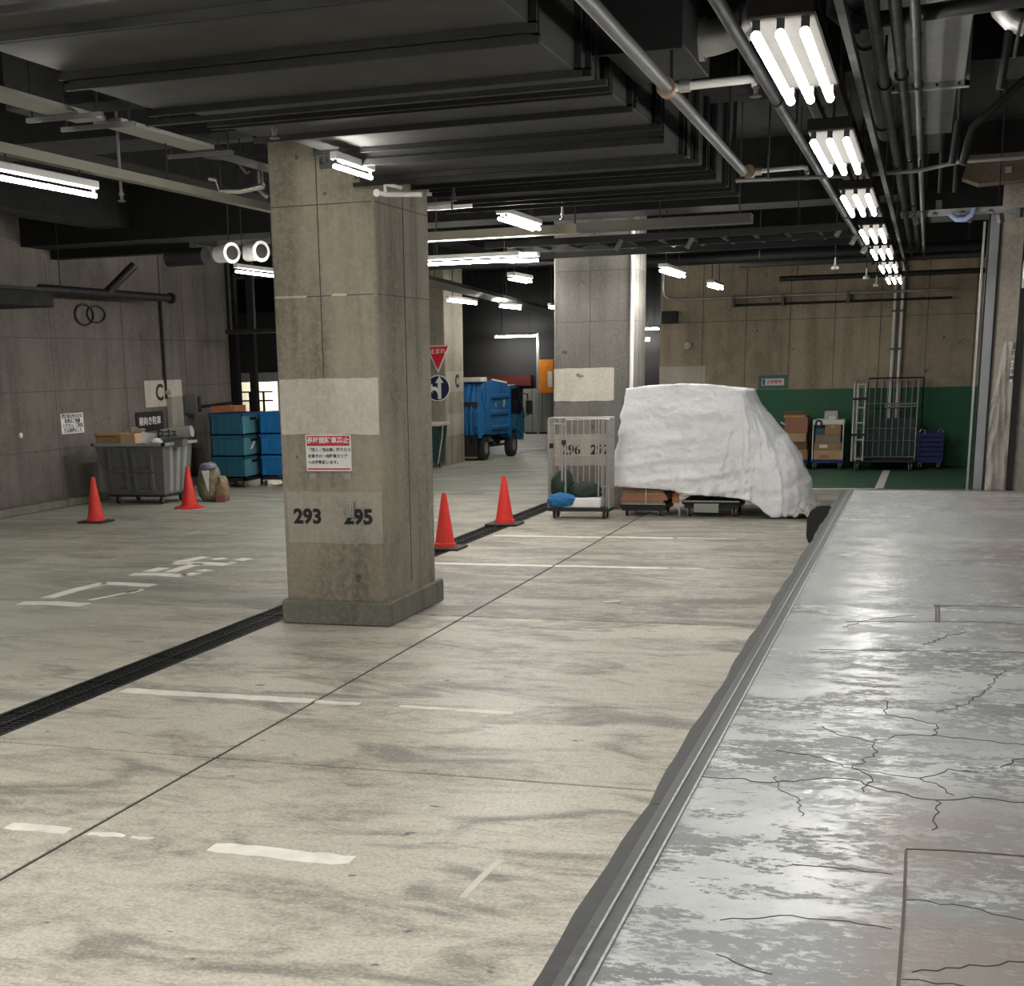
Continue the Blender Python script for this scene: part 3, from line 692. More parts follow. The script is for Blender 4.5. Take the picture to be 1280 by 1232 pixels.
o = MB().tube([(-14.33, 26.7, 1.55), (-14.33, 28.5, 1.58)], .025, 8).build('conduit', M_DPIPE, None, True); tag(o, 'short dark horizontal conduit along the far left wall', 'conduit')
o = MB().lathe((-14.4, 20.65, 1.28), [(.04, 0), (.05, .01), (.045, .03), (.02, .04)], 14, 'X').build('push_button', M_PAPER, None, True); tag(o, 'tiny round white button on the left wall', 'button')
o = MB().tube([(-14.38, 22.9+.30*math.cos(a*PI/10), 3.30+.18*math.sin(a*PI/10)) for a in range(21)], .02, 6).tube([(-14.38, 23.3+.30*math.cos(a*PI/10), 3.32+.15*math.sin(a*PI/10)) for a in range(21)], .018, 6).build('cable_coil', M_BLACK, None, True)
tag(o, 'coiled black cable hung high on the left wall', 'cable')

# --- sign on the near column
s = thing('parking_notice', (-4.94, 11.63, 1.53), 'white and red no long parking notice on the near column', 'sign')
MB().box(-5.152, -4.722, 11.634, 11.6485, 1.372, 1.688).build('board', M_WHITE, s)
MB().box(-5.14, -4.734, 11.632, 11.6345, 1.592, 1.678).build('red_band', M_CRIM, s); MB().box(-5.14, -4.734, 11.632, 11.6345, 1.385, 1.397).build('red_stripe', M_CRIM, s)
text('headline', '長時間駐車禁止', .0575, (-4.937, 11.631, 1.637), FRONT, M_WHITE, s, .0016, th=.0006)
for k, ln in enumerate(('「搬入・搬出車」降りたら', '台車その一般駐車エリア', 'への移動願います。')):
    text('body_text', ln, .0345, (-5.135, 11.633, 1.555-k*.054), FRONT, M_INK, s, .0009, 'LEFT', th=.0006)

# --- road signs on the far column
s = thing('stop_sign', (-10.53, 31.42, 2.4), 'red triangular stop sign on the far column', 'sign')
MB().prism([(-10.82, 2.71), (-10.24, 2.71), (-10.53, 2.10)], 31.395, 31.41, 'Y').build('white_border', M_WHITE, s)
MB().prism([(-10.775, 2.685), (-10.285, 2.685), (-10.53, 2.165)], 31.385, 31.396, 'Y').build('red_face', M_RED, s)
text('lettering', '止まれ', .125, (-10.53, 31.383, 2.575), FRONT, M_WHITE, s, .003)
MB().box(-10.6, -10.5, 31.41, 31.45, 2.15, 2.65).build('bracket', M_STEEL, s)
s = thing('direction_sign', (-10.53, 31.42, 1.8), 'round dark blue sign with white left and ahead arrows on the far column', 'sign')
MB().lathe((-10.545, 31.40, 1.76), [(.295, -.006), (.295, .006)], 32, 'Y').build('white_border', M_WHITE, s); MB().lathe((-10.545, 31.39, 1.76), [(.27, -.006), (.27, .006)], 32, 'Y').build('blue_face', M_SIGNB, s)
a = MB(); cx, cz = -10.53, 1.76
a.prism([(cx-.01, cz-.24), (cx+.07, cz-.24), (cx+.07, cz+.12), (cx+.13, cz+.12), (cx+.03, cz+.27), (cx-.07, cz+.12), (cx-.01, cz+.12)], 31.378, 31.386, 'Y').build('straight_arrow', M_WHITE, s)
MB().prism([(cx-.01, cz-.14), (cx-.05, cz-.06), (cx-.14, cz-.04), (cx-.14, cz-.10), (cx-.29, cz-.0), (cx-.14, cz+.10), (cx-.14, cz+.04), (cx-.05, cz+.03), (cx-.01, cz+.0)], 31.378, 31.386, 'Y').build('left_arrow', M_WHITE, s)
MB().box(-10.6, -10.5, 31.41, 31.45, 1.55, 1.95).build('bracket', M_STEEL, s)
t = thing('hand_cart', (-10.5, 30.9, 0), 'dark green wheeled bin with pale lid and bright handle by the far column', 'bin')
MB().add(ring(-10.60, -10.34, 30.75, 31.15, .12)+ring(-10.72, -10.30, 30.65, 31.25, .93), [(3, 2, 1, 0), (4, 5, 6, 7)]+[(i, (i+1) % 4, (i+1) % 4+4, i+4) for i in range(4)]).build('body', M_GBIN, t)
MB().box(-10.75, -10.24, 30.62, 31.28, .94, 1.02, .01).build('lid', M_PANEL, t); MB().tube([(-10.19, 30.65, .98), (-10.22, 30.65, .70), (-10.33, 30.65, .10)], .02, 8).build('handle', M_CHROME, t, True)
for x in (-10.56, -10.38): caster(t, x, 30.95, .055, .13)

# --- refuse truck
T = thing('refuse_truck', (-10.02, 33.0, 0), 'blue refuse collection truck parked beyond the far column', 'truck')
tx0, tx1 = -11.75, -10.02
MB().prism([(33.0, .62), (32.86, .80), (32.82, 1.15), (32.95, 1.45), (33.12, 1.74), (33.30, 1.84), (33.92, 1.86), (33.86, .62)], tx0, tx1, 'X').build('rear_hopper', M_BLUE, T)
for x0 in (tx1-.02, tx0-.03):
    MB().prism([(32.84, .55), (32.76, .8), (32.78, 1.2), (32.92, 1.3), (33.05, 1.2), (33.1, .75), (33.02, .55)], x0, x0+.05, 'X').build('hopper_arm', M_BLUE2, T)
MB().prism([(33.05, 1.62), (33.12, 1.74), (33.62, .95), (33.54, .86)], tx1-.002, tx1+.03, 'X').build('diagonal_brace', M_BLUE2, T)
MB().prism([(33.34, .66), (33.50, .66), (33.56, 1.84), (33.40, 1.86)], tx1-.002, tx1+.04, 'X').build('hopper_frame', M_BLUE, T)
MB().prism([(33.90, .60), (33.90, 1.86), (34.2, 1.90), (35.3, 1.82), (35.55, 1.70), (35.55, .60)], tx0+.03, tx1-.02, 'X').build('body_box', M_BLUE, T)
for z in (.70, 1.06, 1.44):
    MB().add([(tx1-.022, 33.92, z), (tx1-.022, 35.5, z), (tx1+.025, 35.48, z+.03), (tx1+.025, 33.94, z+.03), (tx1+.025, 35.48, z+.09), (tx1+.025, 33.94, z+.09), (tx1-.022, 35.5, z+.12), (tx1-.022, 33.92, z+.12)],
        [(0, 1, 2, 3), (3, 2, 4, 5), (5, 4, 6, 7), (0, 3, 5, 7), (1, 6, 4, 2), (0, 7, 6, 1)]).build('body_rail', M_BLUE, T)
MB().prism([(35.42, .56), (35.42, 1.66), (35.54, 1.66), (35.54, .56)], tx1-.021, tx1+.02, 'X').build('body_rail', M_BLUE2, T)
MB().prism([(34.15, 1.92), (35.3, 1.84), (35.3, 1.80), (34.15, 1.88)], tx1-.06, tx1-.01, 'X').build('top_edge', M_LWHITE, T)
MB().lathe((tx1-.018, 34.35, 1.30), [(.06, 0), (.06, .006)], 16, 'X').build('pale_emblem', M_LGREY, T)
MB().prism([(34.98, 1.24), (35.12, 1.24), (35.16, 1.42), (35.02, 1.42)], tx1-.021, tx1-.014, 'X').build('pale_emblem', M_PANEL2, T)
MB().prism([(35.62, .48), (35.62, 1.74), (36.25, 1.76), (36.45, 1.66), (36.86, 1.10), (36.92, .95), (36.92, .42), (36.3, .42), (36.26, .62), (36.0, .70), (35.75, .62), (35.70, .48)], tx0+.05, tx1-.03, 'X').build('cab', mat('cab_teal', (.02, .11, .20), .3), T)
MB().prism([(35.72, 1.08), (35.72, 1.66), (36.22, 1.68), (36.36, 1.60), (36.66, 1.14), (36.5, 1.04)], tx1-.031, tx1-.02, 'X').build('side_window', M_GLASS, T)
MB().prism([(36.46, 1.645), (36.85, 1.115), (36.87, 1.13), (36.48, 1.665)], tx0+.12, tx1-.10, 'X').build('windscreen', M_GLASS, T)
MB().prism([(36.20, 1.74), (36.44, 1.64), (36.86, 1.08), (36.89, .95), (36.85, .95), (36.80, 1.08), (36.40, 1.60), (36.20, 1.70)], tx1-.032, tx1-.012, 'X').build('pillar', M_BLACK, T)
MB().tube([(tx1-.03, 36.55, 1.55), (tx1+.12, 36.72, 1.52), (tx1+.14, 36.74, 1.0), (tx1-.03, 36.75, .95)], .018, 6).build('mirror_arm', M_BLACK, T, True)
MB().box(tx1+.07, tx1+.26, 36.70, 36.76, 1.02, 1.36, .02).build('mirror', M_BLACK, T)
MB().box(tx0+.04, tx1-.02, 36.86, 36.98, .38, .56, .02).build('front_bumper', M_LWHITE, T)
MB().box(tx0+.3, tx1-.3, 33.0, 36.7, .40, .56).build('chassis', M_BLACK, T)
MB().box(tx1-.20, tx1-.14, 33.9, 35.5, .30, .35).build('side_guard', M_DPIPE, T); MB().tube([(tx1-.25, 34.4, .52), (tx1-.25, 34.9, .34)], .05, 8).build('hydraulic_ram', M_STEEL, T, True); MB().tube([(tx1-.3, 34.6, .4), (tx1-.3, 35.3, .42)], .1, 10).build('air_tank', M_MPIPE, T, True)
for yy in (33.55, 35.98):
    for x, sgn in ((tx1-.13, 1), (tx0+.16, -1)):
        wh = MB().lathe((x, yy, .29), [(.16, -.10), (.27, -.10), (.29, -.06), (.29, .06), (.27, .10), (.16, .10)], 22, 'X').build('wheel', M_RUBBER, T, True)
        MB().lathe((x+sgn*.09, yy, .29), [(.16, -.01), (.15, .012), (.06, .03), (.02, .03)], 18, 'X').build('hub', M_STEEL, wh, True)
MB().box(tx0+.1, tx1-.1, 33.02, 33.04, .10, .6).build('mud_flap', M_BLACK, T); MB().box(tx0+.02, tx0+.3, 32.80, 32.84, .62, .72).build('tail_lamp', M_RED, T); MB().box(-10.50, -10.41, 32.76, 32.82, .95, 1.32).build('tail_lamp', M_RED, T)
for xx, wd in ((-10.37, .07), (-10.22, .05)): MB().prism([(32.80, .62), (32.76, .8), (32.74, 1.15), (32.88, 1.5), (33.06, 1.8), (33.2, 1.8), (32.95, 1.15), (32.95, .62)], xx, xx+wd, 'X').build('rear_rib', M_BLUE2, T)
MB().box(-10.42, -10.06, 32.80, 32.86, 1.28, 1.40).build('hopper_slot', M_BLACK, T)
T.rotation_euler = (0, 0, math.radians(-12)); T.scale = (1, .60, 1.0)
MB().box(tx0+.3, tx1+.02, 33.0, 33.5, 1.87, 1.97).build('beacon_bar', M_PANEL, T)
t = thing('orange_banner', (-11.7, 45.9, 1.4), 'orange upright sign beyond the truck', 'sign')
MB().box(-11.92, -11.45, 45.85, 45.9, 1.32, 2.38).build('board', M_ORANGE, t); MB().box(-11.62, -11.47, 45.845, 45.851, 1.5, 2.0).build('white_mark', M_PAPER, t); MB().box(-12.0, -11.92, 45.85, 45.92, 0, 3.2).build('post', M_SHADE, t)
t = thing('partition', (-12, 46, 0), 'pale grey panel partition behind the truck cab', 'partition')
for k in range(4): MB().box(-12.5+k*.33, -12.19+k*.33, 46.0, 46.1, .06, 1.46).build('panel', M_SHADE, t)
MB().box(-12.6, -11.1, 45.98, 46.12, 0, .06).build('base_rail', M_MPIPE, t)
o = MB().box(-14.2, -12.3, 46.22, 46.55, 1.55, 1.9).build('red_pipe_box', mat('dark_maroon', (.09, .015, .012), .5)); tag(o, 'dark maroon duct box high behind the truck', 'duct')

# --- wire roll cages
def bars_panel(x0, x1, y0, y1, z0, z1, nbar, hz, r=.008, frame=.014):
    """upright wire panel between two points, frame tubes joined with the wires"""
    m = MB(); P0 = Vector((x0, y0, 0)); P1 = Vector((x1, y1, 0))
    for p in (P0, P1): m.tube([(p.x, p.y, z0), (p.x, p.y, z1)], frame, 8)
    for z in (z0, z1): m.tube([(P0.x, P0.y, z), (P1.x, P1.y, z)], frame, 8)
    for k in range(1, nbar+1): q = P0.lerp(P1, k/(nbar+1)); m.tube([(q.x, q.y, z0), (q.x, q.y, z1)], r, 5)
    for z in hz: m.tube([(P0.x, P0.y, z), (P1.x, P1.y, z)], r*1.15, 6)
    return m
def cage(x0, x1, y0, y1, h, label, z0=.16, nx=8, ny=4, hz=(.5, .9, 1.2)):
    t = thing('roll_cage', ((x0+x1)/2, (y0+y1)/2, 0), label, 'roll cage')
    MB().box(x0, x1, y0, y1, z0-.05, z0, .004).build('base', M_BLACK, t)
    bars_panel(x0+.012, x1-.012, y1-.012, y1-.012, z0, h, nx, hz).build('back_panel', M_CAGE, t, True)
    bars_panel(x0+.012, x0+.012, y0+.012, y1-.03, z0, h, ny, hz).build('side_panel', M_CAGE, t, True)
    bars_panel(x1-.012, x1-.012, y0+.012, y1-.03, z0, h, ny, hz).build('side_panel', M_CAGE, t, True)
    for x in (x0+.09, x1-.09):
        for yy in (y0+.07, y1-.07): caster(t, x, yy, .055, z0-.03)
    return t
k1 = cage(-5.22, -4.29, 20.57, 20.93, 1.46, 'wire roll cage holding a green sheet, left of the white tarp', nx=9, ny=4, hz=(.45, .9, 1.15))
for x in (-5.02, -4.97): MB().tube([(x, 20.66, .17), (x, 20.66, 1.40)], .016, 8).build('gate_post', M_CAGE, k1, True)
MB().tube([(-5.21, 20.66, 1.36), (-5.10, 20.62, 1.39), (-4.99, 20.66, 1.37), (-4.96, 20.66, 1.44), (-4.40, 20.64, 1.45), (-4.31, 20.64, 1.44)], .015, 8).build('top_bar', M_CAGE, k1, True)
for x in (-4.47, -4.40, -4.35): MB().tube([(x, 20.65, .17), (x, 20.65, 1.43)], .012, 6).build('gate_post', M_CAGE, k1, True)
for z, x in ((1.12, -4.99), (1.07, -5.18)): MB().box(x-.03, x+.03, 20.62, 20.66, z-.04, z+.03).build('latch', M_BLACK, k1)
def drape(x0, x1, y0, y1, zf, nx, ny, seed, th=.0):
    rnd = random.Random(seed); m = MB(); vs = []; fs = []
    for jv in range(ny+1):
        for i in range(nx+1):
            u, v = i/nx, jv/ny; vs.append((x0+(x1-x0)*u, y0+(y1-y0)*v, zf(u, v)+rnd.uniform(-.012, .012)))
    for jv in range(ny):
        for i in range(nx): a = jv*(nx+1)+i; fs.append((a, a+1, a+nx+2, a+nx+1))
    n0 = len(vs); vs += [(a, b, c-.02) for a, b, c in vs]; fs += [tuple(n0+i for i in reversed(f)) for f in list(fs)]
    for i in range(nx): fs.append((i, i+n0, i+1+n0, i+1)); a = ny*(nx+1)+i; fs.append((a, a+1, a+1+n0, a+n0))
    for jv in range(ny): a = jv*(nx+1); fs.append((a, a+nx+1, a+nx+1+n0, a+n0)); a += nx; fs.append((a, a+n0, a+nx+1+n0, a+nx+1))
    m.add(vs, fs); return m
o = blob((-5.03, 20.76, .45), .21, 11, (.75, .55, 1.15)); b2 = blob((-4.72, 20.76, .39), .25, 12, (1.0, .5, .55)); o.add(b2.v, b2.f)
tag(o.build('green_tarpaulin', M_GSHEET, None, True), 'crumpled dark green sheet slumped in the roll cage', 'sheet')
o = blob((-5.02, 20.60, .27), .16, 14, (1.35, .75, .68)); tag(o.build('blue_bag', M_BLUE2, None, True), 'bright blue plastic bag spilling from the roll cage base', 'bag')
t = thing('white_package', (-4.75, 20.7, .17), 'white wrapped package on the base of the green sheet cage', 'package')
MB().box(-5.0, -4.42, 20.56, 20.85, .165, .31, .02).build('package_body', M_PAPER, t); MB().box(-4.66, -4.53, 20.575, 20.58, .19, .27).build('print_block', M_LGREY, t)

M_PIPE2 = mat('bright_zinc_tube', (.62, .62, .60), .4, .3)
k2 = cage(-1.33, -.12, 30.0, 30.85, 1.76, 'tall empty metal roll cage against the green wall', z0=.22, nx=9, ny=3, hz=(.55, .80, 1.30))
for (x, y_) in ((-1.33, 29.98), (-1.26, 29.98), (-1.12, 29.98)): MB().tube([(x, y_, .20), (x, y_, 1.72)], .020, 8).build('gate_post', M_PIPE2, k2, True)
for z in (.24, .62, .95, 1.25, 1.70): MB().tube([(-1.27, 29.975, z), (-1.10, 29.975, z)], .017, 8).build('gate_rail', M_PIPE2, k2, True)
for z in (.72, 1.42): MB().box(-1.35, -1.10, 29.95, 30.0, z-.025, z+.025).build('strap', M_BLACK, k2)
for z in (1.30, 1.25): MB().tube([(-.75, 30.03, z), (-.16, 30.03, z+.01)], .014, 8).build('shelf_bar', M_CAGE, k2, True)
t = thing('nested_cage', (-.3, 30.9, 0), 'second roll cage nested behind the tall empty cage', 'roll cage')
bars_panel(-1.1, -.04, 30.95, 30.95, .2, 1.80, 6, (.6, 1.2)).build('back_panel', M_MPIPE, t, True); MB().box(-1.1, -.04, 30.88, 31.15, .14, .2).build('base', M_DPIPE, t)
for x in (-1.0, -.14):
    caster(t, x, 30.95, .055, .14); caster(t, x, 31.08, .055, .14)
MB().box(-1.08, -.06, 30.935, 30.965, .22, 1.0).build('shade_board', M_GBIN, t)  # dark board added to stand in for the shade low in the cage
t = thing('folding_truck', (.16, 30.7, 0), 'blue slatted folding crate on a dolly in the right corner', 'crate')
MB().box(-.10, .40, 30.5, 31.0, .13, .17).build('base', M_NAVY, t)
for k in range(6): MB().box(-.09, .39, 30.48, 30.50, .17+k*.095, .24+k*.095).build('slat', M_NAVY, t)
for x in (-.10, .35): MB().box(x, x+.05, 30.47, 30.52, .15, .76).build('corner_post', M_NAVY, t)
MB().box(-.09, .39, 30.98, 31.0, .17, .74).build('back_wall', M_NAVY, t)
for x in (-.06, .28): MB().tube([(x, 30.46, .74), (x+.03, 30.46, .80), (x+.09, 30.46, .78), (x+.10, 30.46, .72)], .014, 8).build('handle', M_CHROME, t, True)
for x in (-.03, .33):
    for yy in (30.56, 30.94): caster(t, x, yy, .055, .13)

# --- two dollies with boxes against the green wall
def box_thing(label, x0, x1, y0, y1, z0, z1, m, tape=None, lab=None, flap=False):
    t = thing('carton', ((x0+x1)/2, (y0+y1)/2, z0), label, 'box')
    MB().box(x0, x1, y0, y1, z0, z1, .004).build('carton_body', m, t)
    if tape: MB().box((x0+x1)/2-.03, (x0+x1)/2+.03, y0-.002, y1+.002, z1-.06, z1+.002).build('tape', tape, t)
    if lab: a, b, c, d_, mm = lab; MB().box(x0+(x1-x0)*a, x0+(x1-x0)*b, y0-.004, y0-.001, z0+(z1-z0)*c, z0+(z1-z0)*d_).build('label', mm, t)
    if flap: MB().obox(((x0+x1)/2, y0-.06, z1+.03), ((x1-x0)*.96, .16, .006), 0, -.5).build('flap', m, t)
    return t
def dolly(x0, x1, y0, y1, label):
    t = thing('platform_dolly', ((x0+x1)/2, (y0+y1)/2, 0), label, 'dolly')
    MB().box(x0, x1, y0, y1, .125, .20, .012).build('deck', M_NAVY, t)
    for x in (x0+.08, x1-.08):
        for yy in (y0+.08, y1-.08): caster(t, x, yy, .05, .125)
    return t
dolly(-2.80, -2.20, 30.4, 31.1, 'blue plastic dolly under the left box pile')
box_thing('brown carton with round orange print, lowest of the left pile', -2.76, -2.22, 30.42, 31.05, .20, .40, M_CARD, M_CARD2, (.25, .7, .2, .8, M_RUST))
box_thing('dark brown carton with white label, second in the left pile', -2.74, -2.24, 30.42, 31.05, .402, .56, mat('dark_card', (.20, .10, .06), .8), None, (.05, .35, .3, .8, M_PAPER))
box_thing('wide light brown carton, middle of the left pile', -2.78, -2.26, 30.40, 31.05, .562, .74, M_CARD2)
box_thing('tall reddish brown carton near the top of the left pile', -2.70, -2.24, 30.42, 31.05, .742, 1.05, M_CARD3, M_CARD, None)
box_thing('pale carton lid with orange print on top of the left pile', -2.72, -2.28, 30.42, 31.0, 1.052, 1.11, M_CARD2, None, (.3, .6, .1, .8, M_ORANGE), True)
dolly(-2.16, -1.50, 30.4, 31.1, 'blue plastic dolly under the right box pile')
box_thing('brown carton with dark print, lowest of the right pile', -2.10, -1.54, 30.42, 31.05, .20, .39, M_CARD2, None, (.2, .55, .15, .5, M_CARD3))
box_thing('flat brown carton with white label, second in the right pile', -2.10, -1.56, 30.42, 31.05, .392, .54, M_CARD, None, (.2, .5, .3, .75, M_PAPER))
box_thing('grey brown carton, third from below in the right pile', -2.08, -1.58, 30.42, 31.05, .542, .70, mat('grey_card', (.27, .22, .17), .8))
box_thing('orange brown carton behind the clear tray in the right pile', -1.90, -1.58, 30.43, 31.05, .702, .90, M_CARD, M_CARD2)
box_thing('teal wrapped carton at the left of the right pile', -2.08, -1.905, 30.43, 31.05, .702, .84, M_TEAL)
t = thing('white_tray', (-1.85, 30.7, .9), 'white open tray with a round dark emblem on the right pile', 'tray')
for b_ in ((-2.12, -1.52, 30.41, 30.43), (-2.12, -1.52, 31.05, 31.07), (-2.12, -2.10, 30.43, 31.05), (-1.54, -1.52, 30.43, 31.05)): MB().box(*b_, .905, 1.0).build('tray_side', M_WHITE, t)
MB().box(-2.10, -1.54, 30.43, 31.05, .903, .915).build('tray_floor', M_WHITE, t); MB().lathe((-2.02, 30.405, .93), [(.075, -.004), (.075, .004)], 18, 'Y').build('round_emblem', M_SIGNB, t); MB().lathe((-2.02, 30.40, .93), [(.035, -.004), (.035, .004)], 14, 'Y').build('emblem_centre', M_PAPER, t)
for x in (-2.125, -1.53): o = MB().tube([(x, 30.4, .2), (x, 30.4, 1.0)], .012, 6).build('corner_post', M_PAPER, t, True)
box_thing('small pale parcel on top of the right pile', -1.92, -1.66, 30.5, 30.9, .917, 1.17, M_PANEL, None, (.3, .8, .2, .6, M_PAPER))
t = MB().obox((-2.735, 30.5, .93), (.12, .04, .03), 0, 0, .5).build('white_glove', M_PAPER); tag(t, 'white scrap poking out of the left box pile', 'scrap')
o = thing('direction_plate', (-3.05, 31.28, 1.7), 'small white sign with blue mark on the back wall above the green paint', 'sign')
MB().box(-3.35, -2.76, 31.276, 31.298, 1.62, 1.90).build('teal_backing', mat('teal_board', (.05, .16, .14), .5), o); MB().box(-3.28, -2.82, 31.27, 31.277, 1.69, 1.83).build('white_face', M_PAPER, o)
MB().box(-3.26, -3.21, 31.268, 31.271, 1.70, 1.82).build('blue_mark', M_TEAL, o); text('lettering', '台車置場', .075, (-3.02, 31.267, 1.76), FRONT, M_CRIM, o, .001)
o = MB().lathe((-4.85, 31.29, 2.55), [(.05, 0), (.09, -.02), (.08, -.05), (.03, -.07)], 16, 'Y').build('alarm_bell', M_PANEL, None, True); tag(o, 'small round pale fitting high on the back wall', 'fitting')
o = MB().box(-5.40, -5.06, 31.12, 31.285, 3.02, 3.27, .01).build('junction_box', M_MPIPE); tag(o, 'grey junction box at the upper left edge of the back wall', 'junction box')

# --- the white tarp over parked cages
TA = [(-4.19, 21.25), (-2.50, 21.15), (-2.45, 22.5), (-4.19, 22.55)]
def tarp():
    # stations round the skirt: (top x,y,z, hem x,y,z)
    st = [((-4.19, 21.22, 1.86), (-4.36, 20.98, .45)), ((-3.85, 21.2, 1.90), (-3.95, 20.94, .43)), ((-3.42, 21.18, 1.92), (-3.5, 20.92, .40)), ((-2.95, 21.15, 1.90), (-3.1, 20.92, .335)),
          ((-2.62, 21.12, 1.86), (-2.74, 20.92, .31)), ((-2.52, 21.12, 1.83), (-2.50, 20.92, .29)), ((-2.48, 21.14, 1.80), (-2.28, 20.90, .24)), ((-2.46, 21.3, 1.80), (-2.0, 20.82, .03)),
          ((-2.46, 21.5, 1.80), (-1.78, 20.88, .035)), ((-2.46, 21.75, 1.80), (-1.50, 21.15, .05)), ((-2.46, 22.1, 1.80), (-1.46, 21.9, .08)), ((-2.47, 22.5, 1.80), (-1.6, 22.7, .12)), ((-2.9, 22.5, 1.84), (-2.6, 22.8, .3)),
          ((-3.5, 22.3, 1.86), (-3.5, 22.5, .4)), ((-4.1, 21.75, 1.84), (-4.12, 21.88, .45)), ((-4.2, 21.5, 1.86), (-4.36, 21.5, .45))]
    # refine stations along the loop
    n = len(st); sub = 12; loop = []
    for i in range(n):
        a, b = st[i], st[(i+1) % n]
        for k in range(sub):
            f = k/sub; loop.append((Vector(a[0]).lerp(Vector(b[0]), f), Vector(a[1]).lerp(Vector(b[1]), f)))
    rnd = random.Random(5); rows = 60; vs = []; N = len(loop); ph = [rnd.uniform(0, 6.28) for _ in range(12)]
    cen = Vector((-3.2, 21.75, 0))
    for r in range(rows+1):
        v = r/rows
        for i, (p, q) in enumerate(loop):
            c = p.lerp(q, v); right = max(0, min(1, (c.x+2.5)/.6))
            out = Vector((c.x-cen.x, c.y-cen.y, 0)).normalized()
            s = i/N*2*PI
            bulge = .16*math.sin(PI*v)*right*(1 if i < 132 else .3)
            fold = .022*math.sin(7*s+ph[0]+2*v)*v + .014*math.sin(17*s+ph[1]+4*v)*v + .010*math.sin(11*v*PI+5*s+ph[2])*(.3+v) + .008*math.sin(23*v*PI+9*s+ph[3])*max(0, v-.45)*2
            fold += .012*math.sin(29*s+13*v+ph[4])*(v**1.5) + rnd.uniform(-.002, .002)
            if sub*4 <= i <= sub*6: fold += .03*math.exp(-((i-sub*5.2)/2.4)**2)*(.4+.6*math.sin(PI*v))
            sag = -.03*math.exp(-((v-.33)/.03)**2) if i < sub*5 else 0
            wr = mnoise.noise(Vector((c.x*2.2, c.y*2.2, c.z*3.5)))*.035 + (1-abs(mnoise.noise(Vector((c.x*5, c.y*5, c.z*7+3))))*2)*.014*(.5+v) + (1-abs(mnoise.noise(Vector((c.x*11, c.y*11, c.z*16))))*2)*.007
            c = c + out*(bulge+fold+sag*.5+wr); c.z += (.05*math.sin(PI*v)*right) + rnd.uniform(-.004, .004)
            c.z = max(c.z, .012); vs.append(c)
    fs = []
    for r in range(rows):
        for i in range(N): fs.append((r*N+i, r*N+(i+1) % N, (r+1)*N+(i+1) % N, (r+1)*N+i))
    # top cap: rings shrinking to the middle, gently domed
    cpt = sum((p for p, q in loop), Vector())/N; prev = list(range(N))
    for k in range(1, 5):
        base = len(vs)
        for i, (p, q) in enumerate(loop):
            c = vs[i].lerp(cpt, k/5); c.z += .035*math.sin(PI/2*k/5)+rnd.uniform(-.006, .006); vs.append(c)
        cur = list(range(base, base+N))
        for i in range(N): fs.append((prev[i], cur[i], cur[(i+1) % N], prev[(i+1) % N]))
        prev = cur
    vs.append(cpt+Vector((0, 0, .04))); z = len(vs)-1
    for i in range(N): fs.append((prev[i], z, prev[(i+1) % N]))
    m = MB(); m.v = vs; m.f = fs; return m
tt = thing('white_tarp', (-3.2, 21.8, 0), 'large white tarp draped over parked cages with its corner on the floor', 'tarp')
o = tarp().build('tarp_sheet', M_TARP, tt, True)
try: o.data.set_sharp_from_angle(angle=PI)
except Exception: pass
so = o.modifiers.new('th', 'SOLIDIFY'); so.thickness = .006
# crumpled dirty corner lying on the floor at the right
o = drape(-1.80, -1.34, 20.85, 21.45, lambda u, v: .04+.17*math.sin(PI*min(1, u*1.1))*(.3+v*.7)+.03*math.sin(u*15+v*9), 14, 8, 8).build('tarp_corner', mat('soiled_tarp', (.50, .485, .45), .6, var=.35, scale=6), tt, True)
# what shows below the hem
def pdolly(x0, x1, y0, y1, h, label, m=M_BLACK):
    t = thing('platform_dolly', ((x0+x1)/2, (y0+y1)/2, 0), label, 'dolly')
    MB().box(x0, x1, y0, y1, h-.06, h, .006).build('deck', m, t); MB().box(x0+.03, x1-.03, y0+.02, y1-.02, h-.115, h-.06).build('shade_skirt', M_BLACK, t)  # black skirt below the deck, added in place of the shadow under the tarp
    for x in (x0+.10, x1-.10):
        for yy in (y0+.08, y1-.08): caster(t, x, yy, .06, h-.06)
    MB().box(x0+.02, x1-.02, y0-.012, y0+.001, h-.02, h).build('edge_strip', M_STEEL, t)
    return t
pdolly(-4.22, -3.52, 21.0, 21.82, .20, 'low black dolly under the cardboard at the left of the tarp')
t = thing('flattened_cardboard', (-3.9, 21.4, .2), 'tied bundle of flattened cardboard under the tarp left edge', 'cardboard')
for k in range(6):
    MB().box(-4.24+random.uniform(0, .05), -3.50-random.uniform(0, .08), 21.03+random.uniform(0, .03), 21.8, .202+k*.038, .235+k*.038).build('sheet', random.choice((M_CARD, M_CARD3, mat('dark_card', (.20, .10, .06), .8))), t)
MB().box(-3.84, -3.825, 21.01, 21.028, .20, .43).build('string', M_PANEL, t)
pdolly(-3.30, -2.45, 21.05, 21.9, .24, 'second dark dolly under the middle of the tarp', M_DPIPE)
t = thing('steel_bracket', (-3.4, 21.0, 0), 'small rusty fork bracket between the two dollies under the tarp', 'bracket')
MB().box(-3.45, -3.36, 21.08, 21.14, .2, .34).build('rusty_block', M_RUST, t); MB().tube([(-3.40, 21.1, .2), (-3.34, 21.06, .10), (-3.34, 21.06, .012)], .016, 8).build('leg', M_STEEL, t, True)
t = MB().box(-3.12, -2.76, 21.0, 21.02, .07, .20, .004).build('grey_plate', M_SHADE); t.name = 'grey_crate_front'; t.data.name = 'grey_crate_front'; tag(t, 'pale grey plate hanging between the wheels under the tarp', 'plate')
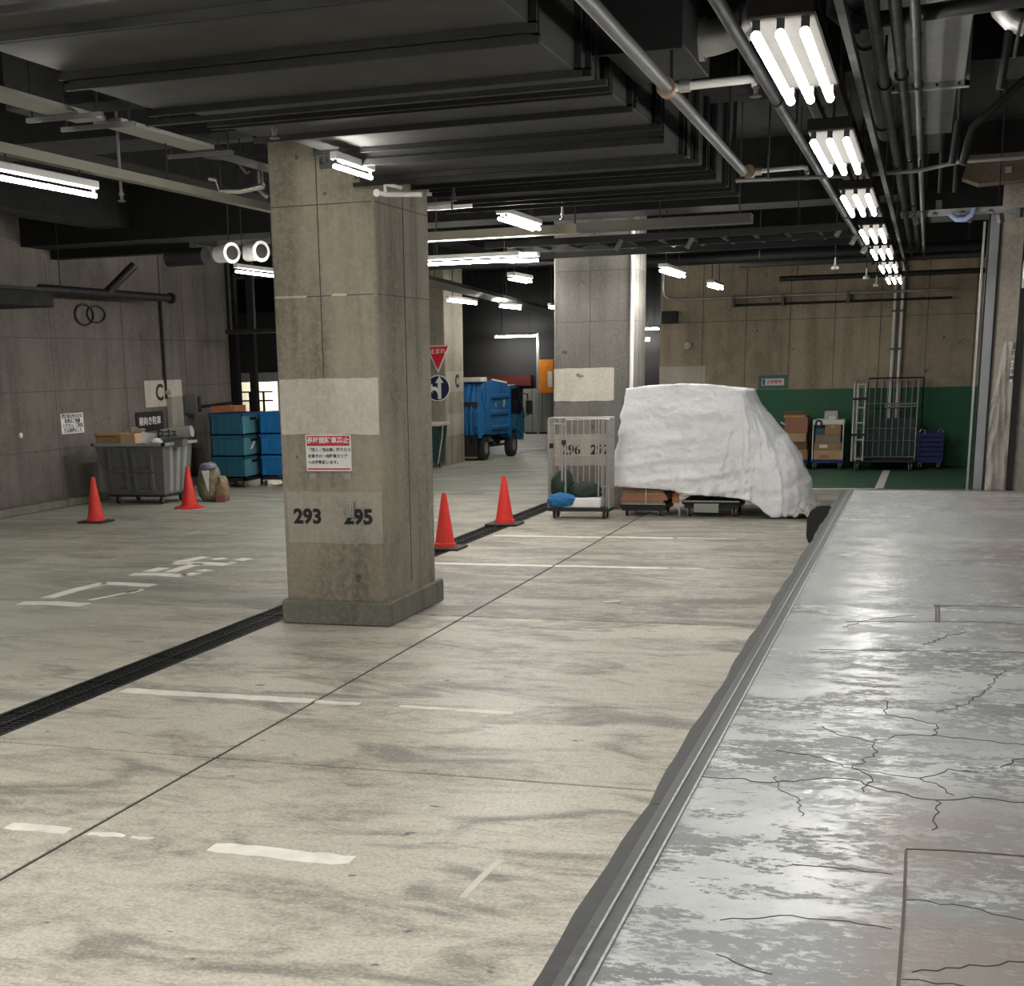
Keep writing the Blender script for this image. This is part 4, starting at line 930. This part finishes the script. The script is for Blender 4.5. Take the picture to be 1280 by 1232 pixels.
# ================================================================== OVERHEAD SERVICES
# the wide flanged air duct that runs to depth right of the near column
DXL, DXR = -4.38, -1.85
ad = thing('air_duct', (-3.1, 9, 3.75), 'huge dark flanged rectangular air duct running overhead beside the near column', 'duct')
segs = [(3.4, 4.55, 3.78, 0), (4.75, 5.95, 3.77, 0), (6.15, 6.95, 3.80, 0), (7.04, 7.88, 3.755, 0), (8.16, 8.62, 3.80, .02), (8.72, 9.30, 3.79, .0), (9.45, 10.32, 3.83, .03), (10.48, 11.30, 3.755, 0), (11.50, 11.90, 3.79, .0), (12.04, 12.50, 3.81, .0), (12.66, 13.0, 3.84, .02), (13.12, 13.72, 3.80, 0), (13.9, 14.35, 3.83, .02)]
for i, (y0, y1, z, ins) in enumerate(segs):
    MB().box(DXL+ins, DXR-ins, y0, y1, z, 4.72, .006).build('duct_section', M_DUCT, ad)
    if i:
        p = segs[i-1][1]
        MB().box(DXL+.05, DXR-.05, p, y0, min(z, segs[i-1][2])+.06, 4.70).build('joint_gasket', M_BLACK, ad)
    for yy in (y0-.035, y1+.005):
        f = MB(); e = .035
        f.box(DXL-e, DXR+e, yy, yy+.03, z-e, z+.01).box(DXR-.0, DXR+e, yy, yy+.03, z, 4.74).box(DXL-e, DXL, yy, yy+.03, z, 4.74)
        f.build('flange', M_DUCTD, ad)
for x in (DXL-.08, DXR+.08):
    h = MB()
    for y in (5.4, 8.05, 11.4, 13.82): h.tube([(x, y, 3.70), (x, y, 5.2)], .009, 5)
    h.build('hanger_rods', M_MPIPE, ad)
h = MB()
for y in (5.4, 8.05, 11.4, 13.82): h.box(DXL-.14, DXR+.14, y-.02, y+.02, 3.695, 3.725)
h.build('hanger_bars', M_DUCTD, ad)
# side branch with a curved round duct
bd = thing('branch_duct', (-1.5, 8.4, 3.8), 'flat side branch of the big duct under the curved round duct', 'duct')
MB().box(DXR+.04, -1.36, 8.2, 9.4, 3.93, 4.25, .006).build('branch_box', M_DUCT, bd); MB().box(DXR+.02, -1.33, 8.16, 8.2, 3.87, 4.28).build('branch_flange', M_DUCTD, bd)
el = thing('round_duct', (-1.2, 9.2, 4), 'curved silver round duct elbow beside the sprinkler pipe', 'duct')
pts = []
for k in range(13):
    a = PI/2*k/12; pts.append((-1.36+.55*math.sin(a), 9.0, 4.62-.55*math.cos(a)))
MB().tube(pts, .10, 18).build('elbow', mat('bright_galvanised', (.40, .40, .39), .35, .6), el, True)
MB().lathe((-1.36, 9.0, 4.07), [(.12, -.02), (.12, .03)], 20, 'X').build('collar', M_STEEL, el, True); a = PI/4
MB().tube([(-1.36+.55*math.sin(a)-.02, 9.0, 4.62-.55*math.cos(a)-.02), (-1.36+.55*math.sin(a)+.02, 9.0, 4.62-.55*math.cos(a)+.02)], .108, 18).build('seam_band', M_CHROME, el, True)

# sprinkler pipework
def sprinkler(t, x, y, z):
    MB().lathe((x, y, z), [(.020, .0), (.020, -.02), (.013, -.025), (.012, -.05), (.032, -.06), (.032, -.065), (.01, -.07)], 14).build('sprinkler_head', M_PIPE, t, True)
sp = thing('sprinkler_pipe', (-1.45, 9, 3.72), 'long pale sprinkler pipe running along the right edge of the big duct', 'pipe')
MB().tube([(-1.40, 3.4, 3.72), (-1.45, 9, 3.72), (-1.49, 12.34, 3.72)], .036, 12).build('main_pipe', M_PIPE, sp, True)
for y, xe in ((8.42, -1.0), (12.36, -1.03)):
    b = MB().tube([(-1.45, y, 3.72), (xe, y, 3.73), (xe+.025, y, 3.725), (xe+.035, y, 3.69)], .024 if y < 10 else .018, 10).build('branch_pipe', M_LWHITE, sp, True)
    MB().lathe((xe-.35, y, 3.725), [(.036, -.03), (.036, .03)], 12, 'X').build('coupling', M_STEEL, b, True)
    MB().lathe((-1.45, y, 3.72), [(.052, -.05), (.052, .05)], 14, 'Y').build('tee', mat('rusty_tee', (.30, .20, .14), .6, .3), b, True)
    sprinkler(sp, xe+.035, y, 3.70)
    MB().tube([(xe-.06, y, 3.75), (xe-.06, y, 5.2)], .008, 6).build('hanger_rod', M_MPIPE, sp)
for y in (6.0, 8.5, 11.0): MB().tube([(-1.44, y, 3.74), (-1.44, y, 3.93 if y == 8.5 else 5.2)], .009, 6).build('hanger_rod', M_MPIPE, sp)

# lamps
M_HOLD = mat('lamp_holder_grey', (.08, .078, .075), .8, spec=.0)
def lamp(name, label, c, length, axis, ntube, tubem=None, housing=True, top=None, group=None, spread=.072, nearbox=False):
    """fluorescent batten: housing above, bare tubes below on two rows of lamp holders, rods up to what carries it"""
    t = thing(name, c, label, 'lamp', group); cx, cy, cz = c; L = length/2; tm = tubem or M_TUBE
    ax = lambda s, o: (cx+s, cy+o) if axis == 'X' else (cx+o, cy+s)
    def bx(s0, s1, o0, o1, z0, z1, m, nm, par=t, bev=0):
        (x0, y0), (x1, y1) = ax(s0, o0), ax(s1, o1); return MB().box(min(x0, x1), max(x0, x1), min(y0, y1), max(y0, y1), z0, z1, bev).build(nm, m, par)
    half = (ntube-1)/2*spread+.03
    bx(-L-.02, L+.02, -half, half, cz+.045, cz+.10, M_HOUS if ntube == 3 else M_LWHITE, 'housing', bev=.006)
    for k in range(ntube):
        o = (k-(ntube-1)/2)*spread; (x0, y0), (x1, y1) = ax(-L, o), ax(L, o)
        MB().tube([(x0, y0, cz), (x1, y1, cz)], .0155, 10).build('tube', tm, t, True)
        for s in (-L, L-.02): bx(s-.0, s+.020, o-.012, o+.012, cz+.004, cz+.046, M_HOLD, 'lamp_holder')
    if top:
        m = MB()
        for s in (-L*.7, L*.7): x0, y0 = ax(s, 0); m.tube([(x0, y0, cz+.09), (x0, y0, top)], .008, 6)
        m.build('hanger_rods', M_MPIPE, t)
    return t
ORD = ['nearest', 'second', 'third', 'fourth', 'fifth', 'sixth', 'seventh']
RX = -.475
for k, y in enumerate((5.33, 7.68, 10.15, 12.75, 15.05, 17.6, 20.4)):
    lamp('tube_lamp', f'three tube lamp over the dock edge, {ORD[k]} of the long row', (RX, y, 3.2), 1.2, 'Y', 3, M_TUBEC, top=3.43)
for y in (.6, 2.95):   # the row goes on over the camera, outside the frame
    lamp('tube_lamp', 'three tube lamp of the dock row out of the frame above the camera', (RX, y, 3.2), 1.2, 'Y', 3, M_TUBEC, top=3.43, group='dock row lamps above the camera')
rw = thing('lamp_raceway', (RX, 10, 3.43), 'pale metal raceway that carries the row of dock lamps', 'raceway')
MB().box(RX-.07, RX+.03, -2, 23, 3.43, 3.50).build('channel', M_MPIPE, rw)
for x in (RX-.13, RX+.10): MB().box(x, x+.03, -2, 23, 3.44, 3.48).build('side_rail', M_MPIPE, rw)
h = MB()
for k in range(9): h.tube([(RX-.02, .2+k*2.6, 3.5), (RX-.02, .2+k*2.6, 5.2)], .010, 6)
h.build('hanger_rods', M_MPIPE, rw)
def tl(label, x, y, z, L, ax='Y', n=1, top=5.2, **kw): return lamp('tube_lamp', label, (x, y, z), L, ax, n, top=top, **kw)
q = P(442, 215, Z=3.665)
tl('short single tube lamp under the big duct at the near column', q.x, q.y, q.z, .72, top=3.80, n=1)
q = P(650, 280, Z=3.70)
tl('double tube lamp hanging past the far end of the big duct', q.x, q.y, q.z, 1.35, n=2)
tl('small double tube lamp near the upper left of the back wall', -3.64, 21.9, 3.50, 1.7, n=2)
tl('tube lamp close to the back wall, right of its neighbour', -3.64, 26.5, 3.50, 1.3, n=2)
tl('long single tube lamp at the far left edge of the picture', -5.72, 8.75, 3.50, 1.25, n=1, top=3.66)
tl('bright transverse double tube lamp between the two columns', -5.45, 17.6, 3.50, 1.25, 'X', 2)
q = P(654, 326, Z=3.5)
tl('second transverse lamp adjoining the bright one between the columns', q.x, q.y, q.z, .36, 'X', 2)
tl('tiny tube lamp below the transverse pair between the columns', -5.98, 21.9, 3.50, 1.0, n=2)
tl('tube lamp half hidden by the left edge of the near column', -8.49, 17.85, 3.50, 1.3, n=1)
tl('tube lamp just in front of the far column with the stop sign', -9.0, 28.5, 3.50, 1.9, n=1)
tl('tube lamp in the middle gap, right of the far column', -9.0, 32.1, 3.50, 1.7, n=1)
tl('tube lamp touching the left edge of the second column', -8.3, 33.5, 3.50, 1.2, n=1)
tl('long transverse lamp at the far end above the truck', -12.63, 45.6, 3.12, 1.35, 'X', 2)
tl('transverse lamp at the far end right of the second column', -8.46, 45.6, 3.22, .95, 'X', 2)
tl('small lamp below the far transverse lamp right of the second column', -8.6, 46.0, 2.88, .5, 'X', 1)
for x, y in ((-3.64, 4.4), (-3.64, .2), (-5.72, 4.4), (-5.72, .2), (-9, 5.0), (-9, .8), (-12.3, 6), (-12.3, 10), (-12.3, 13.6), (-13.4, 16.6), (-8.5, 22.2), (-10.3, 23.5), (-3.64, -4), (-5.72, -4)):  # unseen lamps; several far left and behind the column added for brightness
    tl('unseen tube lamp, of the parking rows or added to brighten the left side', x, y, 3.50, 1.2, n=2, group='parking lamps hidden or out of the frame', top=3.66 if x == -5.72 else 3.79 if (x, y) == (-3.64, 4.4) else 5.2)

# trays, pipes and beams
def pipe(name, label, pts, r, m, cat='pipe', n=10, group=None):
    o = MB().tube(pts, r, n).build(name, m, None, True); return tag(o, label, cat, group)
def hangers(t, pts, top=5.2, r=.008, m=None):
    h = MB()
    for p in pts: h.tube([p, (p[0], p[1], top)], r, 6)
    return h.build('hanger_rods', m or M_MPIPE, t)
for x, z, r, lab in ((-.86, 3.62, .028, 'thin dark conduit left of the dock lamps'), (-.72, 3.70, .034, 'second dark conduit left of the dock lamps'), (-.30, 3.66, .028, 'thin grey conduit just right of the dock lamps'),
        (-.215, 3.70, .028, 'second grey conduit right of the dock lamps'), (-.13, 3.64, .022, 'third thin conduit right of the dock lamps')):
    t = thing('conduit', (x, 9, z), lab, 'conduit'); MB().tube([(x, -2, z), (x, 23.5, z)], r, 10).build('tube_run', M_MPIPE, t, True); hangers(t, [(x, y, z) for y in (1.5, 5, 15.5, 19)]); hangers(t, [(x, y, z) for y in (8.5, 12)], 3.90 if x > -.32 else 5.2)
    for y in (5, 8.5, 12, 15.5): MB().lathe((x, y, z), [(r*1.35, -.02), (r*1.35, .02)], 12, 'Y').build('clamp', M_DPIPE, t, True)
t = thing('water_pipe', (-.02, 7.5, 3.75), 'thick grey pipe with hoops left of the hanging duct box', 'pipe')
MB().tube([(-.392, -1, 3.86), (-.392, 11.8, 3.86)], .055, 14).build('pipe_run', M_MPIPE, t, True)
for y in (7.4, 8.3, 11.2): MB().lathe((-.392, y, 3.86), [(.07, -.015), (.07, .015)], 16, 'Y').build('hoop', M_DPIPE, t, True)
hangers(t, [(-.392, y, 3.86) for y in (7.4, 11.2)])
t = thing('duct_box', (-.1, 9, 3.9), 'hanging grey sheet metal duct box at the upper right', 'duct')
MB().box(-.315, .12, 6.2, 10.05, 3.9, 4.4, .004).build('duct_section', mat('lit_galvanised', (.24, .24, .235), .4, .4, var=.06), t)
f = MB(); f.box(-.345, .15, 10.05, 10.11, 3.865, 3.90).box(-.345, -.315, 10.05, 10.11, 3.87, 4.43).box(.12, .15, 10.05, 10.11, 3.87, 4.43); f.build('end_flange', M_STEEL, t)
MB().box(-.33, -.315, 7.8, 10.05, 3.885, 3.92).build('edge_strip', M_CHROME, t)
for k in range(4): MB().lathe((-.30+k*.13, 10.045, 3.885), [(.010, -.004), (.010, .004)], 8, 'Y').build('bolt', M_BLACK, t)
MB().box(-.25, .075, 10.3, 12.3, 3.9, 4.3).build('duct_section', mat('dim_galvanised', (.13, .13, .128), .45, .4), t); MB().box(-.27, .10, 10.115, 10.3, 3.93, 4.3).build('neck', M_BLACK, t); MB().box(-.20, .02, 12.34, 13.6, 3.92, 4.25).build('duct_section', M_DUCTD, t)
hangers(t, [(-.335, 10.08, 4.4), (.14, 10.08, 4.4), (-.3, 6.4, 4.35), (.1, 6.4, 4.35)])
t = thing('cross_pipe', (.2, 7.35, 3.75), 'dark thick pipe crossing under the hanging duct box', 'pipe')
MB().tube([(-.50, 7.4, 4.3), (-.50, 7.4, 3.80), (-.44, 7.39, 3.75), (.45, 7.25, 3.76)], .036, 12).build('pipe_run', M_DPIPE, t, True); MB().lathe((-.40, 7.385, 3.75), [(.05, -.02), (.05, .02)], 14, 'X').build('coupling', M_DPIPE, t, True); hangers(t, [(.1, 7.3, 3.78)], 3.90); hangers(t, [(.44, 7.25, 3.78)])
p0, p1, p2, p3 = P(1075, 219, Z=3.545), P(1150, 213, Z=3.545), P(1200, 202, Y=10.9), P(1285, 196, Y=10.9)
t = thing('thin_pipe', p1, 'thin pale bent pipe crossing behind the second dock lamp to the right edge', 'pipe')
MB().tube([P(920, 226, Y=11.0), p0, p1, p2, p3], .014, 8).build('pipe_run', M_PIPE, t, True); hangers(t, [tuple(p1)], 3.90); hangers(t, [tuple(p3), tuple(P(960, 224, Y=11.0))])
t = thing('bent_pipe', (.3, 9.5, 4), 'dark pipe with a diagonal bend at the upper right', 'pipe')
MB().tube([P(1290, 92, Y=9.6), P(1215, 160, Y=9.6), P(1211, 175, Y=9.6), P(1203, 206, Y=9.6)], .024, 10).build('pipe_run', M_MPIPE, t, True); MB().tube([P(1198, 150, Y=9.7), P(1190, 205, Y=9.7)], .022, 10).build('second_run', M_MPIPE, t, True); hangers(t, [tuple(P(1250, 128, Y=9.6))])
t = thing('pipe_elbow', (.6, 7.5, 4), 'bright pipe elbow and hanging strap at the top right corner', 'pipe')
MB().tube([P(1245, -8, Y=8), P(1252, 12, Y=8), P(1266, 26, Y=8), P(1284, 32, Y=8)], .05, 14).build('elbow', M_STEEL, t, True); MB().tube([P(1277, 22, Y=7.95), P(1267, 72, Y=7.95)], .009, 8).build('strap_rod', M_CHROME, t, True); MB().tube([P(1263, 34, Y=8), P(1250, 112, Y=8)], .020, 8).build('drop_pipe', M_DPIPE, t, True)
# beam and casing at the right, above the shutter
o = MB().box(-.35, 4.5, 17.3, 18.1, 3.72, 4.02).build('header_beam', M_BEAM); struct(o); o.name = 'trim_1'
t = thing('ceiling_panel', (.7, 17.6, 4), 'brownish lit casing panel above the shutter at the right edge', 'panel')
MB().prism([(.24, 4.06), (.41, 3.99), (1.5, 4.02), (1.5, 4.28), (.30, 4.28)], 16.9, 17.25, 'Y').build('casing', concrete_wall('brown_casing', (.10, .075, .05), (.14, .11, .078), (.07, .05, .035)), t); MB().box(.66, .72, 16.88, 16.90, 4.08, 4.14).build('bracket', M_STEEL, t)
for x, lab in ((.02, 'short pale vertical stub pipe left of the brown casing'), (.17, 'second short stub pipe left of the brown casing')):
    pipe('stub_pipe', lab, [(x, 16.9, 3.92), (x, 16.9, 5.2)], .022, M_PIPE)
t = thing('cable_tray', (.5, 16.5, 3.45), 'cable tray with loose fittings above the shutter jamb', 'cable tray')
for y in (16.3, 16.6): MB().box(-.35, 1.6, y, y+.02, 3.66, 3.70).build('side_rail', M_STEEL, t)
for k in range(7): MB().box(-.3+k*.27, -.26+k*.27, 16.3, 16.62, 3.66, 3.675).build('rung', M_STEEL, t)
for k, (x, z) in enumerate(((-.2, 3.60), (.02, 3.74), (.33, 3.60), (.62, 3.58), (.80, 3.62), (.93, 3.60))): MB().obox((x, 16.25, z), (.05, .05, .09), .2*k, 0, .3*((k % 3)-1)).build('fitting', M_PIPE, t)
hangers(t, [(-.3, 16.45, 3.68), (.6, 16.45, 3.68), (1.5, 16.45, 3.68)])
o = MB().tube([(.14, 16.2, 3.64), (.20, 16.2, 3.585), (.28, 16.2, 3.58), (.34, 16.2, 3.62), (.36, 16.2, 3.68)], .028, 10).build('cable_bundle', mat('pale_blue_cable', (.35, .42, .72), .4), None, True); tag(o, 'pale blue cable loop sagging from the tray by the shutter', 'cable')
# beams and ladder trays across the middle
t = thing('lit_beam', (-3.5, 17.1, 3.75), 'pale yellowish transverse beam crossing between the columns', 'beam')
MB().box(-6.3, -3.95, 17.0, 17.22, 3.73, 3.83).build('channel', mat('lit_yellow_metal', (.24, .225, .17), .55, .2), t); MB().box(-3.94, -1.95, 16.9, 17.15, 3.73, 3.83).build('channel', mat('shaded_yellow_metal', (.07, .066, .055), .6, .2), t); hangers(t, [(-6, 17.1, 3.8), (-4.0, 17.1, 3.8), (-2.1, 17.1, 3.8)])  # one beam: lamp-lit end coloured paler, the rest coloured dimmer
t = thing('ladder_tray', (-3, 18.4, 3.7), 'wide dark ladder tray with slanting rungs crossing before the back wall', 'cable tray')
for y, z in ((17.7, 3.66), (18.75, 3.66), (19.9, 3.66)): MB().box(-5.3, -.95, y, y+.04, z, z+.08).build('side_rail', M_DPIPE, t)
for k in range(11): MB().obox((-5.1+k*.38, 18.75, 3.70), (.035, 1.2, .03), .0).build('rung', M_MPIPE, t)
hangers(t, [(-5, 18.8, 3.7), (-3.3, 18.8, 3.7), (-1.6, 18.8, 3.7), (-1.1, 18.8, 3.7)])
for k, (x, y, z) in enumerate(((-2.75, 17.7, 3.60), (-1.05, 17.8, 3.66), (-.88, 17.8, 3.56), (-.75, 17.8, 3.46), (-3.6, 17.7, 3.62))):
    t = thing('pipe_clamp', (x, y, z), ('dangling pale pipe clamp below the ladder tray, ' + ['left of the back wall lamp', 'upper one of the right trio', 'middle one of the right trio', 'lowest one of the right trio', 'leftmost near the second column'][k]), 'clamp')
    MB().obox((x, y, z), (.05, .05, .13), .4, 0, .5).build('clamp_body', M_PIPE, t); MB().tube([(x, y+.05, z+.03), (x, y+.05, 3.67)], .008, 6).build('rod', M_MPIPE, t)
for (a, b, y, z, r, lab, m) in ((-2.75, 1.5, 22.5, 3.62, .05, 'dark pipe crossing high in front of the back wall, upper one', M_MPIPE), (-2.5, 1.5, 26.2, 3.58, .045, 'dark pipe crossing high in front of the back wall, lower one', M_MPIPE), (-5.2, .8, 24.4, 3.85, .09, 'thick dark pipe crossing high before the back wall', M_DPIPE)):
    t = thing('cross_pipe', (a, y, z), lab, 'pipe'); MB().tube([(a, y, z), (b, y, z)], r, 12).build('pipe_run', m, t, True); hangers(t, [(a+.3, y, z), (b-.3, y, z)])
t = thing('bent_conduit', (-5, 31.2, 3.4), 'pale conduit bending down and along the top of the back wall', 'conduit')
MB().tube([(-5.36, 31.18, 4.1), (-5.36, 31.18, 3.75), (-5.34, 31.18, 3.60), (-5.25, 31.18, 3.53), (-5.1, 31.18, 3.5), (.4, 31.18, 3.5)], .03, 10).build('upper_run', M_STEEL, t, True); MB().tube([(-3.9, 31.2, 3.34), (.4, 31.2, 3.34)], .025, 10).build('lower_run', M_MPIPE, t, True)
for x in (-3.9, -2.9, -1.6): MB().box(x-.03, x+.03, 31.14, 31.29, 3.30, 3.54).build('saddle', M_PIPE, t)
for x, lab in ((-.68, 'left one of two vertical white pipes running down to the tall roll cage'), (-.54, 'right one of two vertical white pipes running down to the tall roll cage')):
    t = thing('vertical_pipe', (x, 31.22, 1.5), lab, 'pipe'); MB().tube([(x, 31.22, .3), (x, 31.22, 4.1)], .036, 10).build('pipe_run', M_WHITE, t, True)
    for z in (2.35, 3.1): MB().box(x-.06, x+.06, 31.18, 31.29, z, z+.04).build('saddle', M_PIPE, t)
# left side services
t = thing('strip_tray', (-5.45, 8, 3.93), 'long pale slotted tray running from the top left towards the near column', 'cable tray')
MB().box(-5.83, -5.60, 2, 9.4, 4.00, 4.03).build('tray_plate', mat('tray_grey', (.40, .40, .37), .45, .4), t); MB().box(-5.80, -5.57, 9.55, 11.0, 4.01, 4.04).build('tray_plate', mat('tray_grey', (.40, .40, .37), .45, .4), t)
MB().box(-5.84, -5.825, 2, 9.4, 4.0, 4.07).build('bright_lip', M_STEEL, t); MB().box(-5.83, -5.6, 11.06, 13.5, 4.02, 4.05).build('tray_plate', M_MPIPE, t)
for y in (9.05, 9.48, 11.03): MB().box(-6.02, -5.42, y-.018, y+.018, 3.965, 3.995).build('support_bar', M_PIPE, t)
hangers(t, [(x, y, 3.98) for y in (9.05, 9.48, 11.03, 4) for x in (-5.98, -5.46)])
for y in (9.3, 11.3):
    o = MB().box(-6.5, -4.5, y+.2 if y < 10 else 11.08, y+.6 if y < 10 else 11.5, 4.15, 4.55, .01).build('side_duct', M_DUCTD); tag(o, 'dark flat duct stub beside the big duct, nearer one' if y < 10 else 'dark flat duct stub beside the big duct, by the near column', 'duct')
t = thing('lamp_rail', (-5.75, 8, 3.62), 'pale rail carrying the long lamp at the far left', 'raceway')
MB().box(-5.78, -5.70, -5, 13.2, 3.655, 3.72).build('channel', mat('rail_metal', (.22, .21, .17), .5, .3), t); hangers(t, [(-5.74, y, 3.7) for y in (4, 7.5, 10.5, 13)], 4.0)
t = thing('chrome_pipework', (-6, 12, 3.9), 'bright U shaped pipework hanging left of the near column top', 'pipe')
MB().tube([P(262, 222, Y=12.6), P(272, 224, Y=12.6), P(276, 238, Y=12.6), P(300, 238, Y=12.6), P(330, 232, Y=12.6)], .030, 12).build('u_pipe', M_CHROME, t, True); MB().tube([P(255, 195, Y=12.4), P(295, 198, Y=12.4), P(310, 216, Y=12.4)], .024, 10).build('curved_pipe', M_PIPE, t, True)
MB().tube([P(318, 232, Y=12.7), P(334, 246, Y=12.7)], .02, 10).build('drain_pipe', M_STEEL, t, True); MB().tube([P(325, 214, Y=12.6), P(326, 236, Y=12.6)], .026, 10).build('riser', M_CHROME, t, True); hangers(t, [tuple(P(276, 236, Y=12.6)), tuple(P(300, 198, Y=12.4))])
t = thing('vent_nozzles', (-8.75, 18, 3.8), 'pair of white round vent nozzles left of the near column', 'vent')
for xx, r in ((-9.30, .12), (-8.85, .12)):
    n_ = MB().tube([(xx-.20, 18.72, 3.85), (xx+.06, 18.58, 3.85)], [r*.95, r], 18).build('nozzle_body', M_LWHITE, t, True); MB().tube([(xx+.06, 18.58, 3.85), (xx+.085, 18.566, 3.85)], r*1.18, 20).build('rim', M_WHITE, n_, True); MB().tube([(xx+.085, 18.566, 3.85), (xx+.09, 18.563, 3.85)], r*.8, 18).build('mouth', M_MPIPE, n_, True)
MB().box(-9.5, -8.3, 18.7, 19.0, 3.98, 4.03).build('support_bar', M_PIPE, t); hangers(t, [(-9.4, 18.85, 4.0), (-8.4, 18.85, 4.0)]); MB().tube([(-9.75, 18.8, 3.85), (-10.4, 18.9, 3.85)], .12, 14).build('dark_stub', M_DPIPE, t, True)
o = MB().box(-14.3, -12.7, 16.4, 19.4, 3.27, 3.5, .01).build('low_duct', M_DUCTD); tag(o, 'low dark flat duct at the left picture edge under the ceiling', 'duct')
o = MB().box(-13.0, -12.7, 16.4, 19.42, 3.5, 3.55).build('duct_top_strip', M_MPIPE); tag(o, 'grey strip along the top of the low dark duct', 'strip')
t = thing('branched_pipe', (-13.6, 22, 3.7), 'dark branched pipe high along the left wall', 'pipe')
MB().tube([(-13.6, 20.4, 3.62), (-13.6, 24.6, 3.62)], .075, 14).build('pipe_run', M_MPIPE, t, True); MB().tube([(-13.6, 22.4, 3.62), (-13.3, 22.9, 4.1)], .075, 14).build('branch', M_MPIPE, t, True); MB().lathe((-13.6, 24.7, 3.62), [(.10, -.04), (.10, .04)], 14, 'Y').build('end_cap', M_DPIPE, t, True); hangers(t, [(-13.6, 21, 3.65), (-13.6, 24.3, 3.65)])
t = thing('edge_beam', (-13, 22, 4.3), 'olive lit beam edge crossing high at the left', 'beam'); MB().box(-15.4, -11.7, 22.0, 22.25, 4.20, 4.36).build('channel', M_BEAM, t); hangers(t, [(-15, 22.1, 4.3), (-12, 22.1, 4.3)])
t = thing('hanging_bracket', (-12.8, 27, 3.3), 'dark steel bracket shelf hanging left of the near column', 'bracket')
MB().box(-13.35, -12.1, 26.4, 26.7, 2.98, 3.06).build('shelf', M_MPIPE, t); MB().box(-13.35, -13.28, 26.5, 26.6, 3.0, 5.2).build('drop', M_DPIPE, t); MB().box(-12.9, -12.75, 26.5, 26.6, 3.0, 5.2).build('drop', M_DPIPE, t)
for i, q in enumerate((P(343, 166, Z=3.75), P(567, 246, Z=3.75), P(703, 270, Z=3.75), P(152, 246, Z=3.6))):
    x, y, z = q
    t = thing('sprinkler_drop', (x, y, z), ['sprinkler head under the big duct left of the near column', 'sprinkler head under the duct just right of the near column', 'sprinkler head at the far end of the duct', 'bright sprinkler head beside the far left lamp'][i], 'sprinkler')
    sprinkler(t, x, y, z+.03); MB().tube([(x, y, z+.02), (x, y, 3.86 if i < 2 else 5.2)], .012, 8).build('drop_pipe', M_PIPE, t, True)
t = thing('corner_pipe', (-4.5, 11.5, 3.6), 'short pale pipe elbow at the top right corner of the near column', 'pipe')
MB().tube([P(470, 240, Y=11.4), P(482, 243, Y=11.4), P(527, 243, Y=11.4)], .020, 10).build('lower_run', M_LWHITE, t, True); MB().tube([P(482, 243, Y=11.4), P(481, 231, Y=11.4), P(492, 232, Y=11.4), P(502, 235, Y=11.4)], .016, 10).build('upper_run', M_LWHITE, t, True); MB().lathe(P(471, 241, Y=11.38), [(.03, -.01), (.03, .02)], 12, 'Y').build('end_cap', M_WHITE, t, True)
t = thing('blue_lit_pipes', (-6, 15.5, 4.2), 'pair of shiny pipes in the gap right of the near column top', 'pipe')
for z in (4.18, 4.02): MB().tube([(-6.6, 16.2, z), (-4.5, 16.0, z)], .045, 12).build('pipe_run', M_STEEL, t, True)
hangers(t, [(-6.3, 16.2, 4.1), (-4.7, 16.0, 4.1)])
t = thing('sloped_beam', (-7, 26, 3.6), 'pale steel beam running down the gap between the columns', 'beam')
qa, qb = P(512, 345, Z=3.72), P(700, 391, Z=3.72); MB().tube([qa, qb], .10, 4).build('channel', mat('beam_grey', (.16, .155, .14), .6), t); hangers(t, [tuple(qa.lerp(qb, k)) for k in (.1, .5, .9)])
for k, (x, y, z) in enumerate(((-1.3, 21.5, 3.5), (-.95, 23.5, 3.45), (-.85, 25, 3.4))):
    t = thing('small_fitting', (x, y, z), 'tiny bright hanging fitting left of the dock lamps, ' + ['nearest', 'middle', 'farthest'][k] + ' of three', 'fitting')
    MB().lathe((x, y, z), [(.05, -.06), (.055, -.03), (.015, 0), (.01, .1)], 12).build('shade', M_LWHITE, t, True); MB().tube([(x, y, z+.05), (x, y, 4.34 if y < 22 else 5.18)], .008, 6).build('rod', M_MPIPE, t)
